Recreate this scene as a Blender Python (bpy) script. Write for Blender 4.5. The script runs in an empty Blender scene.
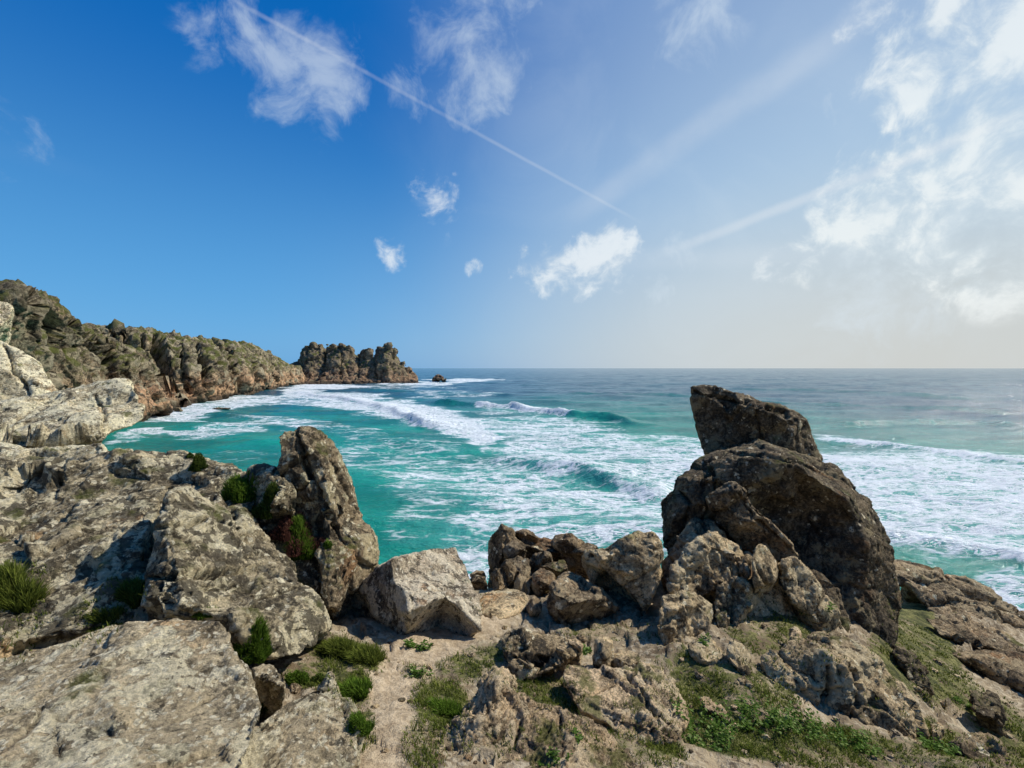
import bpy, bmesh, math, random
import numpy as np, time
T0 = time.time()
def tick(w): print('T', w, round(time.time() - T0, 1), flush=True)
from mathutils import Vector, Matrix
from mathutils.geometry import delaunay_2d_cdt
R = math.radians
random.seed(7)
scn = bpy.context.scene
COL = scn.collection

# ------------------------------------------------------------------ camera
F = 455.0; CX, CY = 512.0, 384.0; HZ = 368.0; EYE = 20.0
PITCH = math.atan((CY - HZ) / F)
cd = bpy.data.cameras.new('camera'); cam = bpy.data.objects.new('camera', cd); COL.objects.link(cam)
cd.sensor_width = 36; cd.lens = 36 * F / 1024; cd.clip_start = 0.05; cd.clip_end = 60000
cam.location = (0, 0, EYE); cam.rotation_euler = (math.pi / 2 - PITCH, 0, 0)
scn.camera = cam
cp, sp_ = math.cos(PITCH), math.sin(PITCH)
def P(px, py, d):
    """survey point: what the photo shows at px,py, d metres away along the view axis"""
    x = (px - CX) / F * d; u = (CY - py) / F * d
    return np.array([x, d * cp + u * sp_, EYE + u * cp - d * sp_])
def proj(V):
    x = V[:, 0]; y = V[:, 1]; z = V[:, 2] - EYE
    d = y * cp - z * sp_; u = y * sp_ + z * cp
    dd = np.where(d > .05, d, .05)
    return CX + F * x / dd, CY - F * u / dd, d

# ------------------------------------------------------------------ numpy noise
def _h(ix, iy, iz, s):
    n = (ix.astype(np.int64) * 374761393 + iy.astype(np.int64) * 668265263 + iz.astype(np.int64) * 2147483647 % 4294967291 + s * 974634777) & 0xFFFFFFFF
    n = ((n ^ (n >> 13)) * 1274126177) & 0xFFFFFFFF
    n = ((n ^ (n >> 16)) * 2246822519) & 0xFFFFFFFF
    n = n ^ (n >> 15)
    return (n & 0xFFFFFF) / float(0xFFFFFF)
def vnoise(p, s=0):
    i = np.floor(p); f = p - i; i = i.astype(np.int64)
    w = f * f * f * (f * (f * 6 - 15) + 10)
    r = 0
    for dx in (0, 1):
        wx = w[:, 0] if dx else 1 - w[:, 0]
        for dy in (0, 1):
            wy = w[:, 1] if dy else 1 - w[:, 1]
            for dz in (0, 1):
                wz = w[:, 2] if dz else 1 - w[:, 2]
                r = r + wx * wy * wz * _h(i[:, 0] + dx, i[:, 1] + dy, i[:, 2] + dz, s)
    return r * 2 - 1
ROT = np.array([[0.80, 0.36, -0.48], [-0.60, 0.48, -0.64], [0.0, 0.80, 0.60]])
def fbm(p, oct=4, s=0, gain=.5, ridge=False):
    a = 1; t = 0; r = 0; q = p.copy()
    for k in range(oct):
        n = vnoise(q, s + k)
        if ridge: n = 1 - 2 * np.abs(n)
        r = r + a * n; t += a; a *= gain; q = q @ ROT.T * 2.03
    return r / t
def worley(p, s=0):
    i0 = np.floor(p).astype(np.int64); n = len(p)
    f1 = np.full(n, 9.); f2 = np.full(n, 9.); off = np.zeros((n, 3)); cid = np.zeros((n, 3), np.int64)
    for dx in (-1, 0, 1):
        for dy in (-1, 0, 1):
            for dz in (-1, 0, 1):
                c = i0 + np.array([dx, dy, dz])
                pt = np.stack([_h(c[:, 0], c[:, 1], c[:, 2], s + k) for k in (11, 12, 13)], 1) + c
                v = p - pt; d = np.sqrt((v * v).sum(1))
                near = d < f1
                f2 = np.where(near, f1, np.minimum(f2, d)); f1 = np.where(near, d, f1)
                off[near] = v[near]; cid[near] = c[near]
    t = np.stack([_h(cid[:, 0], cid[:, 1], cid[:, 2], s + k) * 2 - 1 for k in (21, 22, 23, 24)], 1)
    return f1, f2, off, t
def sstep(a, b, x):
    t = np.clip((x - a) / (b - a), 0, 1); return t * t * (3 - 2 * t)
def poly_dist(X, Y, pts):
    """distance to polyline, parameter 0..1 along it, signed side"""
    best = np.full(X.shape, 1e9); par = np.zeros(X.shape); side = np.zeros(X.shape); n = len(pts) - 1
    for k in range(n):
        ax, ay = pts[k][:2]; bx, by = pts[k + 1][:2]
        ex, ey = bx - ax, by - ay; L = ex * ex + ey * ey + 1e-9
        t = np.clip(((X - ax) * ex + (Y - ay) * ey) / L, 0, 1)
        d = np.hypot(X - ax - t * ex, Y - ay - t * ey)
        m = d < best
        best = np.where(m, d, best); par = np.where(m, (k + t) / n, par)
        side = np.where(m, np.sign(ex * (Y - ay) - ey * (X - ax)), side)
    return best, par, side

# ------------------------------------------------------------------ mesh helpers
def get_arrays(me):
    V = np.empty(len(me.vertices) * 3); me.vertices.foreach_get('co', V); V = V.reshape(-1, 3)
    N = np.empty(len(me.vertices) * 3); me.vertices.foreach_get('normal', N); N = N.reshape(-1, 3)
    return V, N
def finish(o, kind=None, label=None, cat=None, group=None):
    if kind: o['kind'] = kind
    if label: o['label'] = label
    if cat: o['category'] = cat
    if group: o['group'] = group
    return o
def smooth_shade(me):
    me.polygons.foreach_set('use_smooth', [True] * len(me.polygons))
def recentre(o):
    """object origin at the base of its mesh"""
    V, _ = get_arrays(o.data)
    c = Vector(((V[:, 0].min() + V[:, 0].max()) / 2, (V[:, 1].min() + V[:, 1].max()) / 2, V[:, 2].min()))
    o.data.transform(Matrix.Translation(-c)); o.location = c

def inside(pt, poly):
    x, y = pt; r = False; j = len(poly) - 1
    for i in range(len(poly)):
        xi, yi = poly[i][:2]; xj, yj = poly[j][:2]
        if (yi > y) != (yj > y) and x < (xj - xi) * (y - yi) / (yj - yi) + xi: r = not r
        j = i
    return r
def relief_solid(outline, d, bulge, thick, gx, gy, interior, edges, sink, absd, rng, back=.8):
    xs = [p[0] for p in outline]; ys = [p[1] for p in outline]
    cx, cy = (min(xs) + max(xs)) / 2, (min(ys) + max(ys)) / 2
    hw, hh = (max(xs) - min(xs)) / 2, (max(ys) - min(ys)) / 2
    base = lambda x, y: d + gx * (x - cx) / hw + gy * (cy - y) / hh
    pts = []; deps = []
    for p in outline:
        pts.append((p[0], p[1])); deps.append(p[2] if absd else base(p[0], p[1]) + (p[2] if len(p) > 2 else 0))
    no = len(pts)
    arr = np.array(pts + pts[:1])
    man = []
    for p in interior:
        man.append((p[0], p[1])); pts.append((p[0], p[1]))
        deps.append(p[2] if absd else base(p[0], p[1]) + p[2])
    # own facets: jittered points inside the outline
    if bulge > 0:
        st = max(hw, hh) / 3.2; mx = min(hw, hh)
        y = min(ys) + st * .5
        while y < max(ys):
            x = min(xs) + st * .5
            while x < max(xs):
                q = (x + rng.uniform(-.35, .35) * st, y + rng.uniform(-.35, .35) * st)
                if inside(q, outline) and all(math.hypot(q[0] - m[0], q[1] - m[1]) > st * .8 for m in man):
                    dist = poly_dist(np.array([q[0]]), np.array([q[1]]), arr)[0][0]
                    if dist > st * .3:
                        t = min(1, dist / (mx * .8))
                        pts.append(q); deps.append(base(*q) - bulge * (1 - (1 - t) ** 1.6) * rng.uniform(.6, 1.25))
                x += st
            y += st
    ed = [(i, (i + 1) % no) for i in range(no)] + [tuple(e) for e in edges]
    vo, eo, fo, ov, _, _ = delaunay_2d_cdt([Vector(p) for p in pts], ed, [], 1, 1e-4, True)
    dep = [sum(deps[j] for j in o) / len(o) if o else base(*vo[k]) for k, o in enumerate(ov)]
    idx = {}
    for k, o in enumerate(ov):
        for j in o: idx[j] = k
    V = [P(vo[k][0], vo[k][1], dep[k]) for k in range(len(vo))]
    faces = [tuple(f) for f in fo]
    n = len(V)
    ring = [idx[i] for i in range(no)]
    for i in range(no):
        x, y = pts[i]; b = P(cx + (x - cx) * back, cy + (y - cy) * back, deps[i] + thick)
        s = sink * (1 if y > cy else .0)
        b[2] -= s; V.append(b)
    for i in range(no):
        j = (i + 1) % no
        if ring[i] != ring[j]: faces.append((ring[i], ring[j], n + j, n + i))
    c = sum(V[n:]) / no; V.append(c); 
    for i in range(no): faces.append((n + i, n + (i + 1) % no, n + no))
    return V, faces

def remesh(V, faces, vox):
    bm = bmesh.new(); vs = [bm.verts.new(v) for v in V]
    for f in faces:
        try: bm.faces.new([vs[i] for i in f])
        except ValueError: pass
    bmesh.ops.recalc_face_normals(bm, faces=bm.faces)
    me = bpy.data.meshes.new('tmp'); bm.to_mesh(me); bm.free()
    o = bpy.data.objects.new('tmp', me); COL.objects.link(o)
    m = o.modifiers.new('r', 'REMESH'); m.mode = 'VOXEL'; m.voxel_size = vox; m.adaptivity = 0
    s = o.modifiers.new('s', 'SMOOTH'); s.factor = .5; s.iterations = 1
    dg = bpy.context.evaluated_depsgraph_get(); ev = o.evaluated_get(dg)
    out = bpy.data.meshes.new_from_object(ev)
    bpy.data.objects.remove(o); bpy.data.meshes.remove(me)
    return out

ROCKS = []
def rock(name, outline, d=5, bulge=.3, thick=1.0, gx=0, gy=.3, interior=(), edges=(), sink=.3, absd=False, mat=None,
         cuts=(), L=None, amp=1.0, block=1.0, stretch=(1, 1, 1), px=1.7, seed=None, label=None, cat='rock', group=None, kind=None, back=.8, fine=1.0, crack=1.0, gully=0, chips=22, chip=.7):
    rng = random.Random(len(ROCKS) * 17 + 3 if seed is None else seed)
    sd = len(ROCKS) * 31 + 5 if seed is None else seed * 31
    V, faces = relief_solid(outline, d, bulge, thick, gx, gy, interior, edges, sink, absd, rng, back)
    dm = np.mean([p[2] for p in outline]) if absd else d
    A = np.array(V); size = float(np.median(A.max(0) - A.min(0)))
    me = remesh(V, faces, max(px * dm / F, size / 220))
    V, N = get_arrays(me)
    L = L or min(size, 2.2)
    if chips:   # clean fracture faces: knock planar flakes off, along a few joint directions
        toc = np.array([0, 0, EYE]) - V; cand = np.where((toc * N).sum(1) > 0)[0]
        ax = np.array([[rng.gauss(0, 1) for _ in range(3)] for _ in range(3)]); ax, _r = np.linalg.qr(ax)
        joints = np.vstack([ax, -ax, [[0, 0, 1]]])
        for k in range(chips):
            i = int(cand[int(rng.random() * len(cand))]); nn = N[i]
            jt = joints[int(np.argmax(joints @ nn))]
            nn = nn * .55 + jt * .6 + np.array([rng.gauss(0, .12) for _ in range(3)]); nn /= np.linalg.norm(nn)
            rad = L * rng.uniform(.25, .85); de = rad * rng.uniform(.05, .16) * chip
            v = V - V[i]; q = (v * v).sum(1) < rad * rad
            h_ = (v[q] @ nn) + de
            d2 = (v[q] * v[q]).sum(1) / (rad * rad)
            cap = rad * .20 * chip * np.sqrt(np.clip(1 - d2, 0, 1))
            V[q] -= np.clip(h_, 0, cap)[:, None] * nn * .93
        me.vertices.foreach_set('co', V.ravel()); me.update()
        V, N = get_arrays(me)
    st = np.array(stretch)
    wv = np.stack([fbm(V / (L * .5), 3, sd + k) for k in (1, 2, 3)], 1) * L * .06
    Q = V + wv
    D = fbm(V / (L * .55), 4, sd + 9) * .04 * L * amp
    for sc, am, cr in ((.42, .085, .030), (.17, .08, .018), (.075, .06, .010), (.034, .05, 0.)):
        f1, f2, off, t = worley(Q * st / (L * sc), sd + int(sc * 1000))
        pl = (off * t[:, :3]).sum(1) * 1.1 + t[:, 3] * .25
        e = sstep(0, .07, f2 - f1)
        D += (pl * L * sc * am * 2.0 * block * (.72 + .28 * e))
        if cr: D -= (1 - sstep(0, .075, f2 - f1)) * (t[:, 3] > -.3) * L * cr * block * crack
    if gully:
        D += gully * (fbm(V * np.array([1, 1, .22]) / (L * .8), 4, sd + 80, .6, True) + .6 * fbm(V * np.array([1, 1, .3]) / (L * .28), 3, sd + 85, .6, True))
    rg = fbm(V / (L * .12), 4, sd + 40, .55, True)
    D += (rg * .012 * amp + fbm(V / (L * .035), 4, sd + 50, .65, True) * .010 + fbm(V / (L * .015), 2, sd + 70) * .003) * L * fine
    if chips:   # long weathered joints: thin grooves on planes, with a slight step across
        vx = max(px * dm / F, size / 220)
        wob_ = fbm(V / (L * .5), 3, sd + 90) * L * .05 + fbm(V / (L * .1), 2, sd + 95) * L * .005
        for k in range(0 if size < .6 else 2 if size < 1.3 else 3 if L < 6 else 8):
            nn = joints[k % 3] + np.array([rng.gauss(0, .18) for _ in range(3)]); nn /= np.linalg.norm(nn)
            p0 = V[int(cand[int(rng.random() * len(cand))])]
            q = (V - p0) @ nn + wob_; wd = max(L * .009, vx * 1.1) * rng.uniform(.8, 1.5)
            gate = sstep(-.25, .1, fbm(V / (L * .7), 2, sd + 100 + k))
            D -= np.exp(-(q / wd) ** 2) * wd * 1.5 * gate
            D += np.tanh(q / wd) * np.exp(-np.abs(q) / (L * .25)) * L * .004 * rng.choice([-1, 1]) * gate
    if cuts:
        pxx, pyy, dd = proj(V)
        toc = (np.array([0, 0, EYE]) - V); fr = (toc * N).sum(1) > 0
        for (pl, w, dp) in cuts:
            jit = 1 + .35 * fbm(V / (L * .1), 2, sd + 60)
            q, par, _ = poly_dist(pxx + 2.5 * fbm(V / (L * .08), 2, 3), pyy + 2.5 * fbm(V / (L * .08), 2, 4), pl)
            taper = np.clip(np.minimum(par, 1 - par) * 5, .35, 1)
            D -= fr * np.clip(1 - (q / (w * jit * taper)) ** 2, 0, 1) * dp
    V = V + N * D[:, None]
    me.vertices.foreach_set('co', V.ravel()); me.update(); smooth_shade(me)
    me.materials.clear(); me.materials.append(mat)
    me.name = name
    o = bpy.data.objects.new(name, me); COL.objects.link(o)
    recentre(o)
    finish(o, kind, label, None if kind else cat, group)
    ROCKS.append(o)
    return o
def oval(cx, cy, rx, ry, rot=0, n=9, seed=0, sq=.12):
    rg = random.Random(seed * 7 + int(cx)); o = []
    for k in range(n):
        a = 2 * math.pi * k / n + rg.uniform(-.15, .15); r = 1 + rg.uniform(-sq, sq)
        x, y = math.cos(a) * rx * r, math.sin(a) * ry * r
        c, s = math.cos(R(rot)), math.sin(R(rot))
        o.append((cx + x * c - y * s, cy + x * s + y * c))
    return o

# ------------------------------------------------------------------ node helper
class NT:
    def __init__(s, tree): s.t = tree; tree.nodes.clear()
    def new(s, typ, ins=None, **kw):
        n = s.t.nodes.new(typ)
        for k, v in kw.items(): setattr(n, k, v)
        for k, v in (ins or {}).items(): s.put(n.inputs[k], v)
        return n
    def put(s, sock, v):
        if isinstance(v, bpy.types.NodeSocket): s.t.links.new(v, sock)
        elif isinstance(v, (tuple, list)) and len(v) == 3 and sock.type == 'RGBA': sock.default_value = (*v, 1)
        else: sock.default_value = v
    def m(s, op, a, b=0., c=None, clamp=False):
        n = s.t.nodes.new('ShaderNodeMath'); n.operation = op; n.use_clamp = clamp
        s.put(n.inputs[0], a); s.put(n.inputs[1], b)
        if c is not None: s.put(n.inputs[2], c)
        return n.outputs[0]
    def v(s, op, a, b=(0, 0, 0)):
        n = s.t.nodes.new('ShaderNodeVectorMath'); n.operation = op
        s.put(n.inputs[0], a)
        if op == 'SCALE': s.put(n.inputs['Scale'], b)
        else: s.put(n.inputs[1], b)
        return n.outputs['Value'] if op in ('DOT_PRODUCT', 'LENGTH', 'DISTANCE') else n.outputs['Vector']
    def noise(s, vec, scale, detail=4, rough=.55, dist=0, lac=2):
        n = s.new('ShaderNodeTexNoise', {'Vector': vec, 'Scale': scale, 'Detail': detail, 'Roughness': rough, 'Distortion': dist, 'Lacunarity': lac})
        return n.outputs['Fac']
    def ss(s, x, a, b, lo=0., hi=1.):
        n = s.new('ShaderNodeMapRange', interpolation_type='SMOOTHSTEP')
        s.put(n.inputs['Value'], x); s.put(n.inputs['From Min'], a); s.put(n.inputs['From Max'], b)
        s.put(n.inputs['To Min'], lo); s.put(n.inputs['To Max'], hi)
        return n.outputs['Result']
    def mix(s, f, a, b, mode='MIX'):
        n = s.t.nodes.new('ShaderNodeMix'); n.data_type = 'RGBA'; n.blend_type = mode
        s.put(n.inputs[0], f); s.put(n.inputs[6], a); s.put(n.inputs[7], b)
        return n.outputs[2]
    def attr(s, name): return s.new('ShaderNodeAttribute', attribute_name=name).outputs['Fac']
def new_mat(name):
    m = bpy.data.materials.new(name); m.use_nodes = True; return m, NT(m.node_tree)
def out_surface(t, bsdf):
    o = t.new('ShaderNodeOutputMaterial'); t.t.links.new(bsdf, o.inputs['Surface'])

def rock_mat(name, dark=(.10, .085, .065), light=(.34, .295, .225), pale=(.56, .53, .43), pale_amt=.5, spot_amt=.5, black_amt=.5,
             warm=(.36, .20, .10), warm_amt=.3, green_amt=.25, s=1.0, bump=1.0, cliff=False, rough=.92, mott=1.0, tint=(1.16, 1.06, .82)):
    m, t = new_mat(name)
    g = t.new('ShaderNodeNewGeometry'); Pn = g.outputs['Position']; 
    nz = t.new('ShaderNodeSeparateXYZ', {0: g.outputs['Normal']}).outputs['Z']
    pz = t.new('ShaderNodeSeparateXYZ', {0: Pn}).outputs['Z']
    n1 = t.noise(Pn, 1.1 * s, 7, .6, .3)
    c = t.mix(t.ss(n1, .36, .64), dark, light)
    n2 = t.noise(Pn, 17 * s, 5, .7)
    c = t.mix(t.ss(n2, .3, .7, .0, .55), c, t.mix(.5, light, (.45, .42, .36)))
    # warm iron staining
    nw = t.noise(t.v('ADD', Pn, (11, 3, 5)), .9 * s, 5, .55)
    wf = t.ss(nw, .70 - .25 * warm_amt, .80 - .25 * warm_amt, 0, .75)
    if cliff:  # washed pinkish band above the sea
        band = t.m('ADD', pz, t.m('MULTIPLY', t.noise(Pn, .03, 4), 34))
        bf = t.ss(band, 24, 42, .85, 0)
        wf = t.m('MAXIMUM', t.m('MULTIPLY', wf, .4), bf)
    c = t.mix(wf, c, t.mix(t.ss(n2, .3, .7), warm, t.mix(.5, warm, light)))
    # mottling: weathering contrast at every scale
    w1 = t.noise(t.v('ADD', Pn, (2, 9, 4)), 2.6 * s, 12, .74, .5)
    w2 = t.noise(t.v('ADD', Pn, (7, 9, 1)), 24 * s, 6, .75)
    ww = t.m('ADD', t.m('MULTIPLY', w1, .7), t.m('MULTIPLY', w2, .3))
    vv = t.ss(ww, .40, .58, max(.12, 1 - .78 * mott), 1 + .60 * mott)
    c = t.v('SCALE', c, vv)
    # pale crustose lichen
    a = t.noise(t.v('ADD', Pn, (5, 1, 9)), 1.6 * s, 3, .5)
    b = t.noise(t.v('ADD', Pn, (1, 7, 2)), 7.5 * s, 6, .68, .6)
    ab = t.m('ADD', t.m('MULTIPLY', a, .85), t.m('MULTIPLY', b, .5))
    lf = t.ss(ab, .775 - .17 * pale_amt, .80 - .17 * pale_amt)
    c = t.mix(t.m('MULTIPLY', lf, .88), c, t.mix(t.noise(Pn, 30 * s, 3), pale, t.mix(.45, pale, light)))
    # round lichen colonies
    if spot_amt > 0:
        c0_ = c
        wp = t.v('ADD', Pn, t.v('SCALE', t.new('ShaderNodeTexNoise', {'Vector': Pn, 'Scale': 14 * s, 'Detail': 3}).outputs['Color'], .10 / s))
        for sc, r0, col in ((4.0, .34, (.50, .48, .38)), (8, .40, (.78, .75, .64)), (21, .42, (.72, .70, .62))):
            vo = t.new('ShaderNodeTexVoronoi', {'Vector': wp, 'Scale': sc * s}, feature='F1')
            rnd = t.new('ShaderNodeSeparateColor', {0: vo.outputs['Color']}).outputs[0]
            rr = t.m('MULTIPLY', t.ss(rnd, 1 - spot_amt * .9, 1.0), r0 * 1.25)
            f = t.ss(t.m('SUBTRACT', rr, vo.outputs['Distance']), -.02, .05)
            c = t.mix(t.m('MULTIPLY', f, .85), c, t.v('SCALE', col, t.ss(w2, .38, .58, .7, 1.1)))
    # black lichen
    k = t.noise(t.v('ADD', Pn, (4, 4, 1)), 5.5 * s, 7, .72, .4)
    kf = t.ss(k, .67 - .16 * black_amt, .70 - .16 * black_amt)
    c = t.mix(t.m('MULTIPLY', kf, .82), c, (.045, .038, .03))
    # moss / turf film on ledges
    gn = t.noise(t.v('ADD', Pn, (8, 2, 2)), 2.0 * s, 5, .6)
    gf = t.m('MULTIPLY', t.ss(gn, .66 - .25 * green_amt, .76 - .25 * green_amt), t.ss(nz, .15, .75) if not cliff else t.ss(nz, -.05, .5))
    if cliff: gf = t.m('MULTIPLY', gf, t.ss(pz, 12, 24, 0, 1.2))
    c = t.mix(t.m('MULTIPLY', gf, .8), c, t.mix(n2, (.05, .07, .016), (.15, .165, .04)))
    # crevice shade painted dark into the hollows, edges lightened
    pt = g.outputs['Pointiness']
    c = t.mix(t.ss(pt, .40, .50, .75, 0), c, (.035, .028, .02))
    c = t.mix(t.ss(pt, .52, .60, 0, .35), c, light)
    c = t.v('SCALE', c, t.ss(w2, .36, .60, .72, 1.14))
    c = t.v('MULTIPLY', c, tint)
    if cliff: c = t.mix(t.ss(t.m('ADD', pz, t.m('MULTIPLY', t.noise(Pn, .15, 4), 4)), 3.2, 6.0, .8, 0), c, (.03, .024, .018))
    bsum = t.m('ADD', t.m('MULTIPLY', t.noise(Pn, 9 * s, 10, .78), .10 / s), t.m('MULTIPLY', w2, .03 / s))
    bsum = t.m('ADD', bsum, t.m('MULTIPLY', lf, .004 / s))
    bp = t.new('ShaderNodeBump', {'Height': bsum, 'Strength': 1.0, 'Distance': 1.0 * bump})
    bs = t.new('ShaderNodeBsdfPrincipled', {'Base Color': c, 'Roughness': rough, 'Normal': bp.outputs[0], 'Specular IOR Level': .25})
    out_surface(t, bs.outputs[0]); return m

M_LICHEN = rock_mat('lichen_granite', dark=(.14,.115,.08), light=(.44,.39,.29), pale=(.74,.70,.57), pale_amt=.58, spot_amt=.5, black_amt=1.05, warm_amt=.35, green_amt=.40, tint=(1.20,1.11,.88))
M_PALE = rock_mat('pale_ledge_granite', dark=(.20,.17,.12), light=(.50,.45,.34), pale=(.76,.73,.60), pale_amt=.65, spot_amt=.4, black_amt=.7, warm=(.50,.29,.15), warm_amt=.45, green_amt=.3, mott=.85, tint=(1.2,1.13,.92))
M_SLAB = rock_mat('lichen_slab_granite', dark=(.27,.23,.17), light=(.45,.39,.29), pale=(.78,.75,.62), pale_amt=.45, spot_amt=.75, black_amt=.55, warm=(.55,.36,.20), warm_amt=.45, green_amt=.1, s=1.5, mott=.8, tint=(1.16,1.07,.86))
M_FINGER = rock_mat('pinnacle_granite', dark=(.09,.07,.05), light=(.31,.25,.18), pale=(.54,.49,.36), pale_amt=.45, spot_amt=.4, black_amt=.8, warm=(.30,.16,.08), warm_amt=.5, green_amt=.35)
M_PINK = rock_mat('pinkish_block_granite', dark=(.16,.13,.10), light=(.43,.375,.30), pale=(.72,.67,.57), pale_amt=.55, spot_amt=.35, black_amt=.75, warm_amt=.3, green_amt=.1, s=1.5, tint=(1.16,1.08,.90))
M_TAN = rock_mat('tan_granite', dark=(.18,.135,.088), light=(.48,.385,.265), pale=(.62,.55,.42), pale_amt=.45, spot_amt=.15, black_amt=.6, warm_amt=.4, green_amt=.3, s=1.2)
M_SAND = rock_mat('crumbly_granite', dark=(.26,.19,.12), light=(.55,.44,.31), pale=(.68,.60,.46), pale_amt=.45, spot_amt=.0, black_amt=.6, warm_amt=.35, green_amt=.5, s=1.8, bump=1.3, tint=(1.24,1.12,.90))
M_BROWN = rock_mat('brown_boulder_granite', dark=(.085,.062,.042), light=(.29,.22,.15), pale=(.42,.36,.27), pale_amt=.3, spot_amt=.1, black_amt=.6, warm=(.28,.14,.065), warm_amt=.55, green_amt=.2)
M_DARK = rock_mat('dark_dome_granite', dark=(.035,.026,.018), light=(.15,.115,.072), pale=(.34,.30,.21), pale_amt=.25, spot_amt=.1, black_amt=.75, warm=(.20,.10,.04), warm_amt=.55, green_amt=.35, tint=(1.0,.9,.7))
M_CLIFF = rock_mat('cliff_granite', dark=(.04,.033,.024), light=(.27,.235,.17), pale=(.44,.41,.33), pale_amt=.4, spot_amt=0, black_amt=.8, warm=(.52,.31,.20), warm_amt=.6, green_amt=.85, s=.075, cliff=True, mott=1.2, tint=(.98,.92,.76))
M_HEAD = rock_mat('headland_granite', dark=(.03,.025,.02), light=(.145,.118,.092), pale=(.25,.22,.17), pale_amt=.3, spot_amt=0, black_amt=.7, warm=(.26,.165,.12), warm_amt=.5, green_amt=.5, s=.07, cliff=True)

# ------------------------------------------------------------------ ground height field
G = [(400,768,2.35),(560,768,2.5),(700,768,2.75),(830,768,3.2),(1020,768,3.6),(200,768,2.15),(20,768,1.8),
     (390,705,2.95),(420,650,4.1),(470,620,5.1),(505,600,6.3),(520,640,4.5),(500,690,3.7),(560,650,4.6),(650,640,4.95),(600,620,5.6),
     (690,720,3.6),(700,680,4.3),(780,740,3.45),(740,680,4.2),(800,690,4.3),(850,738,3.9),(800,640,5.3),(850,650,5.6),(930,735,4.35),(900,700,4.9),(880,640,6.4),(930,640,7.0),(960,690,5.9),
     (1020,700,6.0),(1020,650,8.6),(960,620,9.3),(905,590,10.5),(1000,610,11.5),(310,650,3.7),(335,620,4.6),(250,690,3.1),(150,640,3.5),(0,650,3.1),(340,720,2.95)]
gp = [P(*g) - np.array([0, 0, .45 if (g[0] > 900 and g[1] < 705) else (.10 if g[2] < 6 else .02)]) for g in G]
gp += [np.array(q, float) + np.array([0, 0, EYE]) for q in
       [(-4,7,-3.5),(-8,5,-2.4),(-1.5,9,-4.8),(1,9.5,-4.9),(3,10,-5.2),(6,12,-6.2),(0,13,-9.5),(6,15,-10.5),(-6,12,-8),(0,18,-17),(12,17,-13),(17,10,-11.5),(14,5,-8),(10,0,-5.5),(20,0,-10),(25,15,-21),
        (12,24,-22),(0,26,-24),(-14,17,-10),(-20,25,-19),(-14,5,-2.6),(-25,12,-4),(-35,25,-14),(-30,-5,2),(-12,-8,.5),(0,-3,-1.4),(0,-10,0),(5,-3,-2.2),(12,-12,-2),(-45,10,0),(30,-10,-12),(-6,0,-1.2),
        (-60,35,-20),(-30,40,-24),(45,10,-24),(0,45,-30),(0,-60,12),(-60,-30,12),(60,-40,-8),(-3,.5,-1.4),(3,.5,-2.2),(0,1,-1.75)]]
gp = np.array(gp)
def tps_k(a, b):
    r2 = ((a[:, None, :] - b[None, :, :]) ** 2).sum(2); return .5 * r2 * np.log(r2 + 1e-9)
n = len(gp); K = tps_k(gp[:, :2], gp[:, :2]) + np.eye(n) * .02; Pm = np.hstack([np.ones((n, 1)), gp[:, :2]])
Asys = np.zeros((n + 3, n + 3)); Asys[:n, :n] = K; Asys[:n, n:] = Pm; Asys[n:, :n] = Pm.T
W = np.linalg.solve(Asys, np.concatenate([gp[:, 2], np.zeros(3)]))
def gheight(xy):
    out = np.empty(len(xy))
    for i in range(0, len(xy), 20000):
        q = xy[i:i + 20000]; out[i:i + 20000] = tps_k(q, gp[:, :2]) @ W[:n] + W[n] + q @ W[n + 1:]
    return out
def polar_sheet(r0, r1, nr, nin, nout, half):
    a1 = np.linspace(-half, half, nin); a2 = np.linspace(half, 2 * math.pi - half, nout + 2)[1:-1]
    an = np.concatenate([a1, a2]); rr = r0 * (r1 / r0) ** (np.linspace(0, 1, nr))
    na = len(an); Rr, Aa = np.meshgrid(rr, an, indexing='ij')
    X = (Rr * np.sin(Aa)).ravel(); Y = (Rr * np.cos(Aa)).ravel()
    i = np.arange(nr - 1)[:, None] * na; j = np.arange(na)[None, :]; j2 = (j + 1) % na
    Fq = np.stack([i + j, i + j2, i + na + j2, i + na + j], 2).reshape(-1, 4)[:, ::-1]
    return X, Y, Fq
def mesh_quads(name, V, Fq, extra=None):
    me = bpy.data.meshes.new(name); nv = len(V); nf = len(Fq)
    me.vertices.add(nv); me.vertices.foreach_set('co', np.ascontiguousarray(V, dtype=np.float32).ravel())
    me.loops.add(nf * 4); me.loops.foreach_set('vertex_index', np.ascontiguousarray(Fq, dtype=np.int32).ravel())
    me.polygons.add(nf); me.polygons.foreach_set('loop_start', np.arange(0, nf * 4, 4, dtype=np.int32))
    me.update(); me.validate(); smooth_shade(me); return me
def set_attr(me, name, arr):
    a = me.attributes.new(name, 'FLOAT', 'POINT'); a.data.foreach_set('value', np.ascontiguousarray(arr, dtype=np.float32))
def blobs(px, py, lst):
    r = np.zeros(len(px))
    for (cx, cy, rx, ry, rot, a) in lst:
        c, s = math.cos(R(rot)), math.sin(R(rot)); x = px - cx; y = py - cy
        u = (x * c + y * s) / rx; v = (-x * s + y * c) / ry
        r = np.maximum(r, a * np.clip(1.6 - (u * u + v * v) * .9, 0, 1))
    return r
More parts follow.
